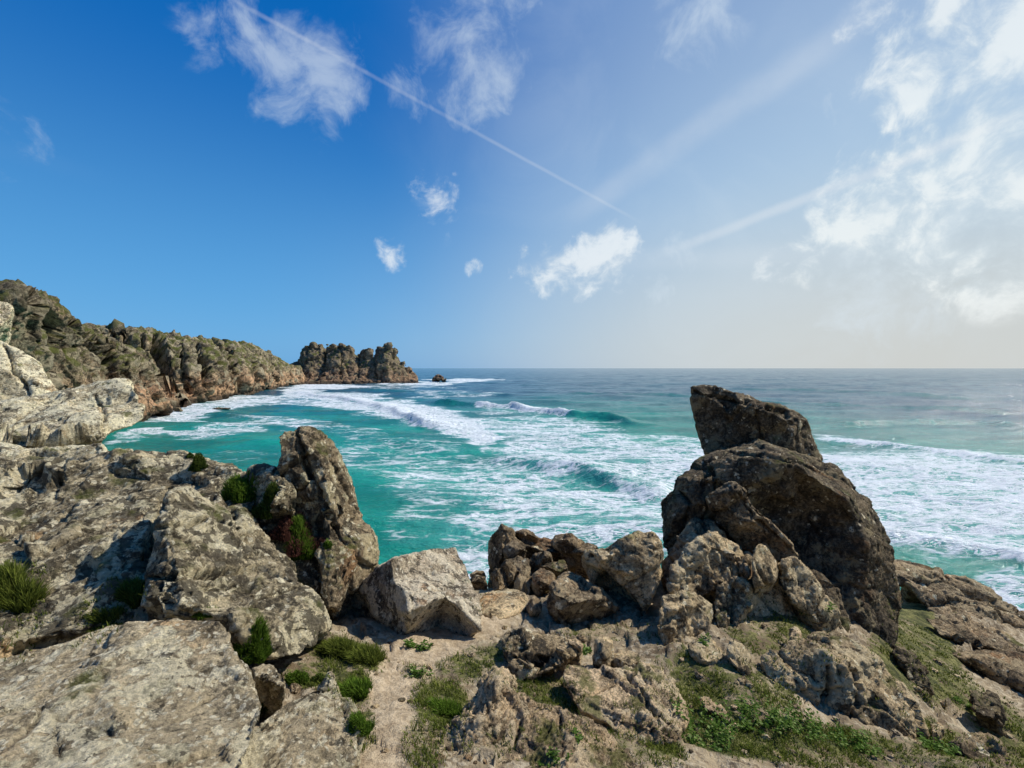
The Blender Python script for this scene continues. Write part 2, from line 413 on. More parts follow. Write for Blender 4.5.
# where turf grows (survey of the photo, turned into an attribute of the ground)
TURF = [(352,692,17,50,-12,1),(345,655,35,16,10,.9),(310,675,25,12,0,.8),(442,706,24,28,-35,.9),(425,750,18,24,-20,.5),(470,665,40,16,-25,.7),(550,692,38,16,20,.85),
        (700,705,45,24,35,.9),(735,735,70,18,12,1),(820,738,80,13,8,.95),(770,690,35,22,50,.75),(690,660,40,12,10,.45),(620,632,55,8,0,.5),(930,640,55,18,58,1),(905,610,25,16,60,1),(960,690,60,16,50,.85),
        (890,660,30,14,55,.8),(930,735,60,14,30,.95),(1000,720,55,18,35,.9),(925,660,30,45,-35,1),(720,680,60,25,20,.75),(650,700,30,30,10,.5),(860,755,80,14,0,.7),(1010,755,40,20,20,.8),(520,745,60,14,0,.45),(600,740,50,12,10,.5),(780,640,60,25,30,.8),(940,760,40,9,20,.7),(660,755,25,14,0,.8),(110,610,40,20,-40,1),(15,600,30,50,0,1),(480,600,10,14,20,.4),(760,615,25,18,30,.6),(415,672,14,8,0,.5)]
X, Y, Fq = polar_sheet(.35, 70, 430, 760, 90, R(62))
Z = gheight(np.stack([X, Y], 1))
gV = np.stack([X, Y, Z], 1)
ppx, ppy, pd = proj(gV)
inview = (pd > 0) & (ppx > -150) & (ppx < 1174) & (ppy < 950)
turf = np.where(inview, blobs(ppx, ppy, TURF), .55)
turf *= .75 + .5 * fbm(gV / .35, 3, 77)
f1, f2, off, tt = worley((gV + .1 * np.stack([fbm(gV / .4, 2, 3), fbm(gV / .4, 2, 4), 0 * X], 1)) / .38, 5)
bare = 1 - sstep(.2, .6, turf)
rr_ = np.hypot(X, Y)
g_amp = .5 + .5 * sstep(3, 9, rr_)
dz = fbm(gV / 1.3, 4, 8) * .10 + bare * (((off * tt[:, :3]).sum(1) * .9 + tt[:, 3] * .2) * .13 - (1 - sstep(0, .10, f2 - f1)) * .04) + fbm(gV / .16, 4, 19, .6, True) * .012 * (1 + bare)
f1b, f2b, offb, tb = worley(gV / .09, 25)
dz += bare * (offb * tb[:, :3]).sum(1) * .03
pathm = np.where(inview, blobs(ppx, ppy, [(395,690,28,60,25,1),(440,640,40,22,-25,1),(370,750,30,40,0,1),(490,610,25,18,-40,1)]), 0)
dz *= g_amp * (1 - .65 * pathm)
dz += (1 - bare) * (fbm(gV / .12, 4, 61, .6, True) * .018 + fbm(gV / .4, 3, 66) * .05)
gV[:, 2] += dz + np.maximum(0, rr_ - 8) * .012 * fbm(gV / 3, 4, 31) * 2
gme = mesh_quads('ground', gV, Fq)
set_attr(gme, 'turf', np.clip(turf, 0, 1)); set_attr(gme, 'path', pathm)
m, t = new_mat('rocky_earth')
g = t.new('ShaderNodeNewGeometry'); Pn = g.outputs['Position']
na_ = t.noise(Pn, 1.5, 6, .6); nb_ = t.noise(Pn, 11, 6, .7); nc_ = t.noise(Pn, 45, 4, .7)
c = t.mix(t.ss(na_, .35, .65), (.16, .115, .065), (.40, .315, .195))
c = t.mix(t.ss(nb_, .48, .6, 0, .6), c, (.58, .49, .34))
c = t.mix(t.ss(t.noise(t.v('ADD', Pn, (3, 3, 3)), 7, 6, .7), .56, .64, 0, .7), c, (.10, .065, .04))
pth = t.mix(t.ss(nb_, .35, .65), (.36, .27, .165), (.58, .46, .30))
pth = t.mix(t.ss(nc_, .55, .62, 0, .5), pth, (.20, .13, .08))
c = t.mix(t.attr('path'), c, pth)
tf = t.ss(t.m('ADD', t.attr('turf'), t.m('MULTIPLY', t.m('SUBTRACT', nb_, .5), 1.8)), .36, .62)
c = t.mix(tf, c, t.mix(t.ss(nb_, .35, .65), (.028, .034, .010), (.15, .15, .042)))
c = t.mix(t.m('MULTIPLY', tf, t.ss(nc_, .46, .56)), c, t.mix(t.ss(t.noise(Pn, 4, 4, .6), .4, .6), (.02, .028, .008), (.24, .22, .08)))
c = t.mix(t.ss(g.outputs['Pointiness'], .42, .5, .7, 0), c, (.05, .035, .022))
bp = t.new('ShaderNodeBump', {'Height': t.m('ADD', t.m('MULTIPLY', nb_, .04), t.m('MULTIPLY', nc_, .012)), 'Strength': 1, 'Distance': 1.2})
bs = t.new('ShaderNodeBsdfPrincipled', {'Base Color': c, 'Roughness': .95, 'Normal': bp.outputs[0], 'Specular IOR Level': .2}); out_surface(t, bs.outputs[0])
gme.materials.append(m)
go = bpy.data.objects.new('ground', gme); COL.objects.link(go); finish(go, 'structure')

tick('ground')
# ------------------------------------------------------------------ sea
def S(px, py):
    d = EYE / ((py - HZ) / F); k = P(px, py, 1.0) - np.array([0, 0, EYE]); k = k / -k[2] * EYE
    return (k[0], k[1])
X, Y, Fq = polar_sheet(16, 40000, 640, 900, 50, R(54))
rr_ = np.hypot(X, Y); flat = np.stack([X, Y, 0 * X], 1)
spx, spy, sd_ = proj(flat); vis = (sd_ > 0) & (spx > -300) & (spx < 1324)
FO = [(930,500,150,46,6,.74),(1010,512,90,42,10,.80),(850,478,80,30,0,.78),(620,455,130,24,14,.60),(690,475,80,34,8,.66),(560,436,100,11,8,.60),(550,500,95,38,15,.57),(630,515,60,26,18,.60),(500,535,55,28,0,.56),(460,478,70,28,6,.45),
      (440,525,45,24,0,.36),(415,413,75,9,10,.84),(360,401,60,6,6,.80),(450,424,40,8,22,.98),(320,396,60,4,0,.6),(280,399,60,4,0,.52),(225,403,45,5,-4,.72),(190,410,40,9,-10,.72),(325,386,32,2.2,0,.9),(300,389,30,4,-10,.8),
      (168,431,28,3,3,.75),(240,428,60,4,-8,.6),(270,422,50,5,0,.5),(130,437,20,3,-10,.6),(360,430,60,5,10,.38),(470,379.5,30,1.2,0,.8),(415,383,40,1.2,0,.75),(400,386,60,1.6,0,.45),(440,393,60,2,0,.42),(1000,600,40,28,25,.66),(960,565,60,9,10,.35),(660,440,60,9,3,.45),(470,560,40,20,0,.5),
      (750,445,70,12,3,.5),(400,455,80,16,0,.42),(200,455,90,6,0,.3),(620,455,110,22,8,.66)]
dens = np.zeros(len(X)) + .10
wob = fbm(flat / np.array([40, 22, 30]), 4, 91)
ex = spx + wob * 26; ey = spy + fbm(flat / np.array([30, 18, 30]), 4, 95) * (np.clip((spy - 368) * .14, .6, 12))
for b in FO:
    cx, cy, rx, ry, rot, a = b; c_, s_ = math.cos(R(rot)), math.sin(R(rot)); x = ex - cx; y = ey - cy
    u = (x * c_ + y * s_) / rx; v = (-x * s_ + y * c_) / ry
    dens = np.maximum(dens, a * np.clip(1.55 - (u * u + v * v) * .75, 0, 1))
dens = np.where(vis, dens, .3 * sstep(600, 60, rr_))
dens *= sstep(1200, 700, rr_)
dens[(rr_ > 700) & (dens < .2)] = 0
Zs = np.zeros(len(X)); rg = random.Random(5)
warps = [fbm(flat / q_, 3, 200 + k_) for k_, q_ in enumerate((120, 45, 16))]
for k in range(26):   # wind sea and swell
    wl = 70 * (.80 ** k) if k < 14 else rg.uniform(2.2, 7); th = R(-78 + rg.gauss(0, 22)); kk = 2 * math.pi / wl
    dx, dy = math.cos(th), math.sin(th)
    am = .0062 * wl * (1 if wl > 12 else .75)
    w_ = 1.2 * warps[0 if wl > 30 else 1 if wl > 11 else 2]
    ph = kk * (X * dx + Y * dy) + rg.uniform(0, 6.28) + w_ * 2
    Zs += am * (1 - 2 * np.abs(np.sin(ph / 2)) ** .9) * sstep(wl * 260, wl * 60, rr_)
crests = [ # points in the photo, height m, half width m, foam on crest, parameter range of foam
    ([(418,400),(470,403),(500,406),(540,411),(578,416),(620,420),(665,426)], 3.3, 4.5, 1.0, (.22, .66), (-1, 14)),
    ([(300,392),(345,399),(375,405),(400,413),(425,422),(458,433)], 2.3, 5, 1.0, (0, 1), (1, 14)),
    ([(480,455),(520,460),(555,466),(600,475),(640,486),(680,492)], 2.2, 4, .3, (0, 1), (1, 9)),
    ([(800,437),(870,441),(930,449),(1024,462),(1100,470)], 1.5, 4, .85, (0, 1), (-1, 12)),
    ([(860,528),(900,542),(960,553),(1030,566),(1100,580)], 1.6, 3.0, .8, (0, 1), (1, 6)),
    ([(820,424),(900,423),(980,423),(1040,426)], 2.0, 5, .25, (.6, 1), (1, 4)),
    ([(720,388),(850,391),(1040,402)], 2.6, 14, 0, (0, 1), (1, 9)),
    ([(700,398),(850,405),(960,410),(1040,414)], 2.0, 8, 0, (0, 1), (1, 9)),
    ([(560,392),(650,394),(740,398)], 1.8, 10, 0, (0, 1), (1, 9)),
    ([(200,412),(260,416),(330,418)], .8, 5, .2, (0, 1), (1, 5)),
    ([(330,428),(400,440),(470,452)], .7, 5, .25, (0, 1), (1, 5)),
    ([(340,388),(420,391),(520,393)], 1.3, 9, .35, (0, .6), (1, 8)),
    ([(690,512),(640,508),(590,500),(540,492)], .7, 3, .5, (0, 1), (1, 5)),
    ([(820,480),(900,486),(1040,500)], .7, 3, .6, (0, 1), (1, 5)),
    ([(820,505),(900,515),(1040,530)], .7, 3, .6, (0, 1), (1, 5))]
face = np.zeros(len(X))
cwx, cwy, cwe = fbm(flat / 18, 3, 300) * 3.2, fbm(flat / 18, 3, 305) * 3.2, fbm(flat / 14, 3, 310)
for pts, hgt, wd, fo, (pa, pb), (sgn, behind) in crests:
    W2 = [S(*p) for p in pts]
    xx = X + cwx; yy = Y + cwy
    q, par, side = poly_dist(xx, yy, W2)
    env = sstep(0, .15, par) * sstep(1, .85, par) * (.75 + .5 * cwe)
    shore = side < 0                         # nearer side of the crest
    w_ = np.where(shore, wd * .55, wd * 1.6)
    Zs += hgt * env * np.exp(-(q / w_) ** 2)
    face = np.maximum(face, env * shore * np.exp(-((q - wd * .5) / (wd * .5)) ** 2) * min(1, hgt / 1.5))
    if fo:
        em = sstep(pa - .04, pa + .03, par) * sstep(pb + .03, pb - .04, par)
        near = np.where(shore, np.exp(-(q / (wd * (1.0 if hgt > 3 else .55))) ** 2), np.exp(-(q / behind) ** 2))
        dens = np.maximum(dens, fo * em * near * np.minimum(env * 1.5, 1) * 1.35)
rough_foam = np.clip(dens, 0, 1) * (fbm(flat / 2.2, 4, 400, .6, True) * .28 + fbm(flat / .8, 3, 410, .6) * .10) * sstep(700, 150, rr_)
Zs += rough_foam
curv = Zs * 0
sV = np.stack([X, Y, Zs], 1)
sme = mesh_quads('sea', sV, Fq)
set_attr(sme, 'foam', np.clip(dens, 0, 1.2)); set_attr(sme, 'face', np.clip(face, 0, 1))
deep = sstep(90, 420, rr_) ; 
deep = np.clip(deep + .35 * sstep(640, 1000, spx) * sstep(470, 430, spy), 0, 1)
set_attr(sme, 'deep', np.where(vis, deep, sstep(90, 420, rr_)))
m, t = new_mat('sea_water')
g = t.new('ShaderNodeNewGeometry'); Pn = g.outputs['Position']
fa = t.attr('foam')
Ps = t.v('MULTIPLY', Pn, (.72, 1.7, .3))
wv_ = t.new('ShaderNodeTexNoise', {'Vector': Ps, 'Scale': .10, 'Detail': 4}).outputs['Color']
Pw = t.v('ADD', Ps, t.v('SCALE', t.v('SUBTRACT', wv_, (.5, .5, .5)), 14.))
vo = t.new('ShaderNodeTexVoronoi', {'Vector': Pw, 'Scale': .22}, feature='DISTANCE_TO_EDGE').outputs['Distance']
vo2 = t.new('ShaderNodeTexVoronoi', {'Vector': t.v('ADD', Pw, t.v('SCALE', t.v('SUBTRACT', t.new('ShaderNodeTexNoise', {'Vector': Ps, 'Scale': .7, 'Detail': 3}).outputs['Color'], (.5, .5, .5)), 2.5)), 'Scale': .75}, feature='DISTANCE_TO_EDGE').outputs['Distance']
lace = t.m('MAXIMUM', t.ss(vo, 0, .30, 1, 0), t.ss(vo2, 0, .28, .85, 0))
f1n = t.noise(Ps, .09, 8, .62, .8); f2n = t.noise(Ps, .8, 6, .7)
pat = t.m('ADD', t.m('ADD', t.m('MULTIPLY', f1n, .75), t.m('MULTIPLY', lace, .28)), t.m('MULTIPLY', f2n, .32))
pat = t.ss(pat, .38, .98)
foam = t.ss(t.m('ADD', pat, fa), 1.06, 1.42)
foam = t.m('MULTIPLY', foam, t.ss(t.noise(Ps, 2.2, 5, .7), .30, .55, .45, 1))
haze = t.m('MULTIPLY', t.ss(fa, .15, .8), .5)
big = t.noise(Ps, .025, 4, .5)
col = t.mix(t.ss(big, .35, .65), (.000, .165, .118), (.010, .32, .22))
col = t.mix(t.attr('deep'), col, t.mix(t.ss(big, .3, .7), (.006, .062, .110), (.012, .11, .145)))
col = t.mix(t.m('MULTIPLY', t.attr('face'), .75), col, (.004, .16, .135))
col = t.mix(haze, col, (.12, .42, .40))
Pb = t.v('MULTIPLY', Pn, (.7, 1.3, .3))
h = t.m('ADD', t.m('MULTIPLY', t.noise(Pb, .9, 6, .62, .3), .55), t.m('MULTIPLY', t.noise(Pb, 3.5, 4, .6), .12))
h = t.m('ADD', h, t.m('MULTIPLY', t.noise(Pb, .18, 3, .5), 1.2))
bp = t.new('ShaderNodeBump', {'Height': h, 'Strength': .9, 'Distance': 1.0})
wat = t.new('ShaderNodeBsdfPrincipled', {'Base Color': col, 'Roughness': .16, 'IOR': 1.33, 'Normal': bp.outputs[0], 'Specular IOR Level': .5})
bpf = t.new('ShaderNodeBump', {'Height': t.m('ADD', t.m('MULTIPLY', pat, .9), t.m('MULTIPLY', f2n, .5)), 'Strength': .8, 'Distance': 1.0})
fm = t.new('ShaderNodeBsdfPrincipled', {'Base Color': (.80, .83, .84), 'Roughness': .8, 'Normal': bpf.outputs[0], 'Specular IOR Level': .2})
mx = t.new('ShaderNodeMixShader', {0: foam, 1: wat.outputs[0], 2: fm.outputs[0]})
out_surface(t, mx.outputs[0]); sme.materials.append(m)
so = bpy.data.objects.new('sea', sme); COL.objects.link(so); finish(so, 'structure')

tick('sea')
# ------------------------------------------------------------------ cliffs (terrain)
rock('near_cliff', [(-150,250,95),(-60,275,100),(0,288,112),(20,291,118),(45,304,126),(62,315,136),(80,327,150),(92,340,170),(108,345,186),(135,358,192),(150,375,190),(163,395,192),(172,412,196),(160,417,188),(130,424,168),(60,440,135),(0,455,105),(-150,480,80)],
     interior=[(40,330,120),(70,350,140),(20,300,112),(100,372,160),(60,385,128),(130,385,172),(120,372,172),(0,340,104),(90,395,146),(150,400,182)], d=140, bulge=0, thick=70, sink=12, absd=True, mat=M_CLIFF, L=16, amp=1.4, block=1.6, gully=2.4, fine=2.0, chips=140, chip=1.3, stretch=(1, 1, .55), px=1.2, kind='structure',
     cuts=[([(60,300),(90,345),(100,380)], 9, 8), ([(140,362),(150,385),(155,412)], 6, 7), ([(105,340),(112,372),(118,400)], 6, 6), ([(20,285),(40,320),(60,350)], 8, 8), ([(30,290),(55,330)], 4, 6), ([(85,330),(92,350)], 4, 5), ([(125,365),(128,400)], 4, 5), ([(70,345),(110,365)], 6, 5)])
rock('bay_cliff', [(85,329,250),(97,332,262),(125,334,275),(150,336,290),(175,340,305),(200,343,325),(225,347,350),(245,346,390),(258,351,430),(270,358,480),(285,366,540),(300,369,600),(304,384,590),(285,385,510),(268,389.5,430),(250,393,370),(235,396,330),(215,399,295),(195,401,275),(178,407,232),(150,412,215),(90,420,200)],
     interior=[(130,350,258),(160,352,272),(185,352,285),(210,356,300),(235,362,345),(172,375,258),(195,375,268),(215,375,285),(240,375,325),(260,372,400),(280,376,480),(150,385,240),(205,390,272),(165,392,244)], d=300, bulge=0, thick=140, sink=10, absd=True, mat=M_CLIFF, L=18, amp=1.6, block=1.8, gully=4.0, fine=2.2, chips=160, chip=1.5, stretch=(1, 1, .5), px=1.0, kind='structure',
     cuts=[([(152,338),(163,365),(176,408)], 8, 20), ([(195,348),(205,375),(208,402)], 5, 14), ([(225,350),(232,375),(236,398)], 4.5, 15), ([(250,358),(256,388)], 4, 16), ([(180,350),(186,398)], 3, 9), ([(140,340),(145,365),(150,400)], 4, 10), ([(268,362),(274,386)], 3, 14), ([(216,345),(219,370)], 3, 8), ([(120,332),(126,350)], 4, 8), ([(110,330),(118,370)], 4, 8)])
rock('headland', [(285,384,600),(290,366,640),(300,364,650),(303,352,650),(306,347,650),(309,349,650),(313,343.5,650),(316,348,650),(320,346,650),(323,353,650),(326,357,650),(329,348,650),(333,345,650),(337,348,650),(341,345,648),(346,348,648),(350,347,646),(353,355,646),(357,359,645),(362,361,645),(365,350,642),(368,353,640),(370,349,640),(373,360,640),(377,358,640),(380,348,640),(383,351,640),(387,346,640),(390,344,640),(392,350,640),(395,351,640),(398,362,640),(404,366,642),(411,371,645),(416,377,650),(417,382.5,620),(395,384,600),(350,384.5,590),(310,385,585)],
     interior=[(312,365,625),(318,378,605),(335,362,622),(345,372,612),(368,368,622),(385,365,618),(395,374,615),(355,376,610),(375,378,610)], d=640, bulge=0, thick=55, sink=10, absd=True, mat=M_HEAD, L=20, amp=1.2, block=1.4, gully=2.6, fine=2.2, chips=60, chip=1.6, stretch=(1, 1, .45), px=.9, kind='structure', back=.92,
     cuts=[([(326,350),(324,378)], 1.6, 6), ([(360,356),(358,380)], 1.4, 5), ([(375,355),(376,380)], 1.2, 5), ([(342,350),(341,380)], 1, 7)])
rock('sea_rock', [(431,381,0),(433,376,0),(437,373.5,0),(441,375,0),(446,379,0),(447,382,0)], d=660, bulge=5, thick=12, gy=3, sink=4, mat=M_HEAD, L=14, px=.7, label='small dark rock alone in the open sea just off the tip of the headland')
rock('sea_rock', oval(178, 410, 5, 3), d=222, bulge=2, thick=3, gy=.5, sink=1, mat=M_DARK, L=4, px=.7, label='small dark rock awash in foam right at the foot of the bay cliff')
rock('sea_rock', oval(222, 408.5, 10, 1.6), d=226, bulge=1.2, thick=3, gy=.5, sink=1, mat=M_DARK, L=4, px=.7, label='flat dark rock ringed by white foam below the bay cliff, farther out')

tick('cliffs')
# ------------------------------------------------------------------ left side
rock('boulder', [(-120,290),(-60,294),(0,302),(10,303),(13,309),(9,319),(0,327),(-60,340),(-120,345)], d=46, bulge=1.5, thick=14, gx=2, gy=3, sink=12, mat=M_LICHEN, L=3, label='pale smooth boulder high on the left hillside at the edge of the photo')
rock('rock_outcrop', [(-130,318),(-60,330),(0,340),(20,351),(41,364),(50,380),(57,394),(54,406),(30,420),(-60,430),(-130,440)], d=21, bulge=.8, thick=9, gx=1.5, gy=1.5, sink=6, amp=.7, block=.6, mat=M_PALE, L=2.6, label='pale yellow green lichened outcrop behind the long overhanging slab', cuts=[([(5,345),(15,370),(30,395)], 3, .3)])
rock('rock_slab', [(-130,425),(-60,415),(0,403),(40,396),(90,386),(118,378),(133,380),(139,393),(145,408),(143,418),(130,426),(112,432),(103,441),(60,448),(20,446),(-60,440),(-130,440)], d=13, bulge=.9, thick=4, gx=1.0, gy=1.2, sink=.0, amp=.7, block=.45, chip=.45, mat=M_PALE, L=2.4, label='long pale slab jutting over the turquoise water with an orange brown end', cuts=[([(-60,438),(0,440),(30,443),(70,445),(104,438)], 7, .7), ([(95,395),(105,415),(103,432)], 3, .15)])
rock('rock_slab', [(-130,445),(0,443),(30,450),(60,449),(103,445),(109,455),(112,480),(60,500),(-130,500)], d=10, bulge=.4, thick=5, gx=.5, gy=.5, sink=3, mat=M_PALE, L=1.8, amp=.6, block=.5, label='low pale ledge directly under the long overhanging slab, split by a dark crack')
rock('rock_outcrop', [(-130,447),(-60,452),(0,456),(60,454),(108,453),(130,449),(165,449),(192,446),(215,452),(243,458),(251,468),(252,490),(250,520),(220,560),(190,620),(150,650),(100,665),(0,672),(-130,680)],
     d=4.3, bulge=.55, thick=1.9, gx=.15, gy=1.15, sink=1.0, mat=M_LICHEN, L=1.7, amp=.9, block=.6, label='huge pale lichen covered granite mass filling the left edge above the rounded slab',
     cuts=[([(-40,490),(0,487),(25,475),(60,478)], 16, .30), ([(170,488),(165,515),(152,545),(142,560)], 8, .42), ([(75,510),(50,530),(25,545)], 6, .10), ([(100,560),(60,575),(20,600)], 10, .12), ([(30,645),(80,640),(120,625)], 6, .12), ([(110,470),(150,480)], 4, .06)])
rock('boulder', [(164,498),(170,484),(182,482),(200,489),(222,500),(245,501),(258,514),(262,530),(277,547),(300,562),(318,590),(328,613),(327,635),(320,655),(290,665),(255,672),(225,650),(190,640),(148,632),(141,600),(143,572),(155,545),(162,520)],
     d=3.75, bulge=.42, thick=1.1, gx=.35, gy=.55, sink=.6, mat=M_LICHEN, L=1.2, amp=.8, block=.55, label='pale lichened boulder with horizontal cracks between the dark crevice and the narrow path',
     cuts=[([(150,530),(185,526),(215,520),(232,524)], 4, .12), ([(138,577),(170,577),(200,573),(230,571),(262,570),(290,580)], 4.5, .2), ([(200,588),(235,585)], 3, .08), ([(232,502),(240,530),(262,560)], 3, .05)])
rock('boulder', [(249,470),(262,464),(275,466),(282,480),(293,490),(297,510),(270,520),(248,505)], d=4.9, bulge=.25, thick=.6, gy=.2, mat=M_LICHEN, L=.8, label='small pale boulder wedged between the green cushion plant and the split pinnacle')
rock('rock_pinnacle', [(277,436),(284,430),(294,430),(300,426),(312,427),(325,436),(337,450),(345,465),(352,482),(358,500),(368,520),(377,537),(380,553),(376,575),(360,600),(330,605),(312,580),(300,535),(294,508),(282,490),(276,470),(281,455)],
     d=5.35, bulge=.42, thick=1.0, gx=.35, gy=.25, sink=.6, mat=M_FINGER, L=1.2, amp=.7, block=.5, chip=.45, label='tall rounded rock pinnacle with a long split down its face',
     cuts=[([(296,424),(300,445),(305,460),(312,478),(320,500),(333,522),(343,545)], 4.0, .2), ([(330,455),(345,490),(355,510)], 2.5, .08), ([(280,500),(300,490),(312,480)], 2, .06)])
rock('boulder', [(312,552),(320,541),(338,537),(352,545),(364,560),(356,588),(340,612),(324,612),(316,592)], d=4.85, bulge=.18, thick=.6, gx=.15, gy=.15, mat=M_FINGER, L=1.0, block=.5, chip=.4, label='smooth grey block leaning against the foot of the split pinnacle')
rock('rock_outcrop', [(245,500),(262,495),(290,500),(312,520),(325,545),(330,580),(322,605),(300,600),(270,560),(250,530)], d=5.0, bulge=.15, thick=.9, gx=.2, gy=.35, sink=.8, mat=M_FINGER, L=.9, block=.6, label='low brown bedrock under the cushion plants in the cleft beside the pinnacle')
rock('rock_slab', [(-90,672),(0,657),(30,651),(60,641),(90,629),(110,620),(140,616),(170,613),(195,615),(222,621),(230,626),(232,640),(240,655),(252,668),(260,690),(263,708),(252,735),(240,770),(235,860),(-90,860)],
     d=1.95, bulge=.10, thick=.5, gx=.05, gy=.68, sink=.3, mat=M_SLAB, L=.9, amp=.7, block=.35, px=1.9, crack=.6, chip=.55, label='broad rounded slab mottled with white lichen in the bottom left corner', cuts=[([(10,750),(35,725),(45,700)], 4, .02), ([(60,760),(55,730)], 3, .02)])
rock('boulder', [(328,667),(335,669),(342,690),(352,705),(358,725),(358,750),(350,775),(345,860),(190,860),(215,775),(240,742),(262,722),(285,702),(305,692),(318,688)],
     d=2.2, bulge=.14, thick=.7, gx=.1, gy=.45, sink=.3, mat=M_SLAB, L=.8, amp=.7, block=.45, chip=.35, label='lichen spotted boulder with a ridged top beside the path, right of the broad corner slab')
rock('stone', oval(267, 678, 17, 13, 20), d=2.85, bulge=.09, thick=.25, gy=.12, mat=M_SLAB, L=.4, label='fist sized pale stone between the two lichened rocks at the bottom left')
rock('stone', oval(-4, 646, 14, 15), d=2.75, bulge=.09, thick=.3, gy=.1, mat=M_SLAB, L=.4, label='round pale stone cut by the left edge above the broad slab')

# ------------------------------------------------------------------ centre
rock('boulder', [(392,553,5.0),(422,551,5.55),(455,547,6.1),(468,572,5.7),(478,592,5.25),(484,608,4.95),(480,632,4.7),(455,650,4.95),(430,656,4.95),(400,662,4.95),(370,658,5.2),(343,648,5.55),(332,612,5.6),(362,582,5.25)],
     interior=[(405,613,4.4),(446,597,4.75),(399,585,4.7),(440,625,5.05),(375,615,4.95)], edges=[(0,16),(16,14),(14,15),(15,6)], d=5.1, bulge=0, thick=.9, sink=.4, absd=True, mat=M_PINK, L=.9, amp=.5, block=.4, px=1.4,
     chip=.5, label='square edged boulder with a flat sunlit pale top at the end of the path')
pile = [(499,552,15,24,8,7.9,'tall dark rounded boulder at the left end of the rock pile above the sea'),(524,537,13,10,10,8.3,'red brown boulder on top of the rock pile above the sea'),(513,551,13,10,-30,7.6,'angular boulder leaning on the tall dark one in the rock pile'),
        (541,546,20,10,8,8.0,'long grey boulder near the top of the rock pile above the sea'),(567,546,17,12,30,7.8,'striped boulder at the right end of the rock pile, sloping down right'),(543,562,14,11,0,7.3,'shadowed boulder in the middle of the rock pile under the long grey one'),
        (497,579,10,12,0,7.0,'squat block at the lower left of the rock pile beside the path'),(516,574,13,17,5,7.2,'dark upright boulder in the lower middle of the rock pile'),(522,587,7,14,-5,6.75,'thin upright stone at the foot of the rock pile, left of two'),
        (530,589,6,15,5,6.7,'thin upright stone at the foot of the rock pile, right of two'),(543,583,13,12,10,6.7,'rounded grey stone between the thin uprights and the large shaded boulder'),(554,569,14,9,-10,7.1,'flat topped grey stone just behind the large shaded boulder'),
        (478,585,9,9,0,7.3,'small tan stone at the far left foot of the rock pile by the square block'),(590,552,14,8,5,7.6,'low brown stone linking the rock pile to the wedge shaped boulder'),(478,577,8,6,0,7.6,'smallest stone of the rock pile, against the sea on the far left'),
        (508,573,8,12,0,7.1,'cracked brown stone left of the dark upright boulder')]
for i, (x, y, rx, ry, rot, dd, lb) in enumerate(pile):
    k = dd / F; rock('boulder', oval(x, y, rx * 1.08, ry * 1.08, rot, 7, i, .22), d=dd, bulge=min(rx, ry) * k * 1.0, thick=max(rx, ry) * k * 1.5, gy=ry * k * .4, sink=.5, mat=M_BROWN, L=max(rx, ry) * k * 2, amp=.7, block=.6, px=1.1, chips=12, chip=1.6, label=lb, group='boulders in the pile above the sea')
# bank under the pile
rock('rock_outcrop', [(482,585),(500,570),(520,560),(545,562),(575,558),(600,560),(605,600),(560,620),(520,612),(490,600)], d=7.9, bulge=.1, thick=1.5, gy=.3, sink=1.5, mat=M_BROWN, L=1.2, label='dark bedrock showing through the gaps of the rock pile')
rock('stone', oval(503, 605, 26, 15, -8, 11), d=5.95, bulge=.16, thick=.7, gy=.45, mat=M_TAN, L=.8, amp=.6, block=.3, chips=0, label='smooth rounded tan slab at the top end of the path below the rock pile')
rock('stone', oval(534, 607, 9, 11, 30), d=5.8, bulge=.12, thick=.25, gy=.1, mat=M_BROWN, L=.3, label='small brown stone between the smooth tan slab and the large shaded boulder')
rock('boulder', [(556,575),(568,569),(580,574),(592,585),(604,590),(618,597),(622,610),(612,622),(595,630),(570,636),(552,628),(546,605),(550,585)], d=5.75, bulge=.35, thick=.9, gx=.1, gy=.15, mat=M_BROWN, L=1.1, amp=.8, block=.45, chip=.55, label='large smooth shaded boulder with streaked face under the wedge shaped one')
rock('boulder', [(574,556),(585,550),(605,548),(625,541),(640,535),(655,533),(661,542),(662,560),(657,580),(650,600),(644,613),(630,604),(612,592),(600,582),(585,577),(575,567)], interior=[(603,562,-.25),(630,560,-.15),(640,590,-.1),(655,545,-.1)], d=6.0, bulge=.25, thick=1.2, gx=.0, gy=.2, mat=M_TAN, L=1.2, amp=.8, block=.55, chip=.4, chips=12, label='wedge shaped tan boulder tapering down to a point in the dark gap')
rock('rock_ledge', [(500,644),(507,635),(520,631),(535,633),(550,637),(563,639),(577,641),(581,650),(577,668),(560,676),(540,678),(520,680),(508,668),(500,658)], interior=[(520,642,-.10),(548,645,-.12),(565,650,-.12),(540,660,.05)], d=4.2, bulge=.12, thick=.8, gx=.05, gy=.22, mat=M_TAN, L=.9, amp=.8, block=.7, chip=.4, label='undercut low ledge casting shadow on the path in the centre', cuts=[([(512,655),(540,660),(575,662)], 6, .12)])
rock('stone', [(592,662),(597,640),(604,637),(612,641),(615,655),(606,668),(598,668)], d=4.25, bulge=.1, thick=.3, gy=.1, mat=M_TAN, L=.4, chips=6, chip=.4, label='small upright tan block standing on the centre slab')
rock('stone', oval(627, 661, 15, 10, 10), d=4.2, bulge=.1, thick=.3, gy=.1, mat=M_TAN, L=.4, chips=6, chip=.4, label='squarish tan stone right of the small upright block')
rock('stone', oval(561, 652, 10, 6, 15), d=4.15, bulge=.08, thick=.2, gy=.05, mat=M_SAND, L=.3, label='pale broken stone on the right end of the undercut ledge')
rock('stone', oval(576, 644, 9, 5, 15), d=4.3, bulge=.08, thick=.2, gy=.05, mat=M_SAND, L=.3, label='pale flat stone behind the ledge beside a green plant')
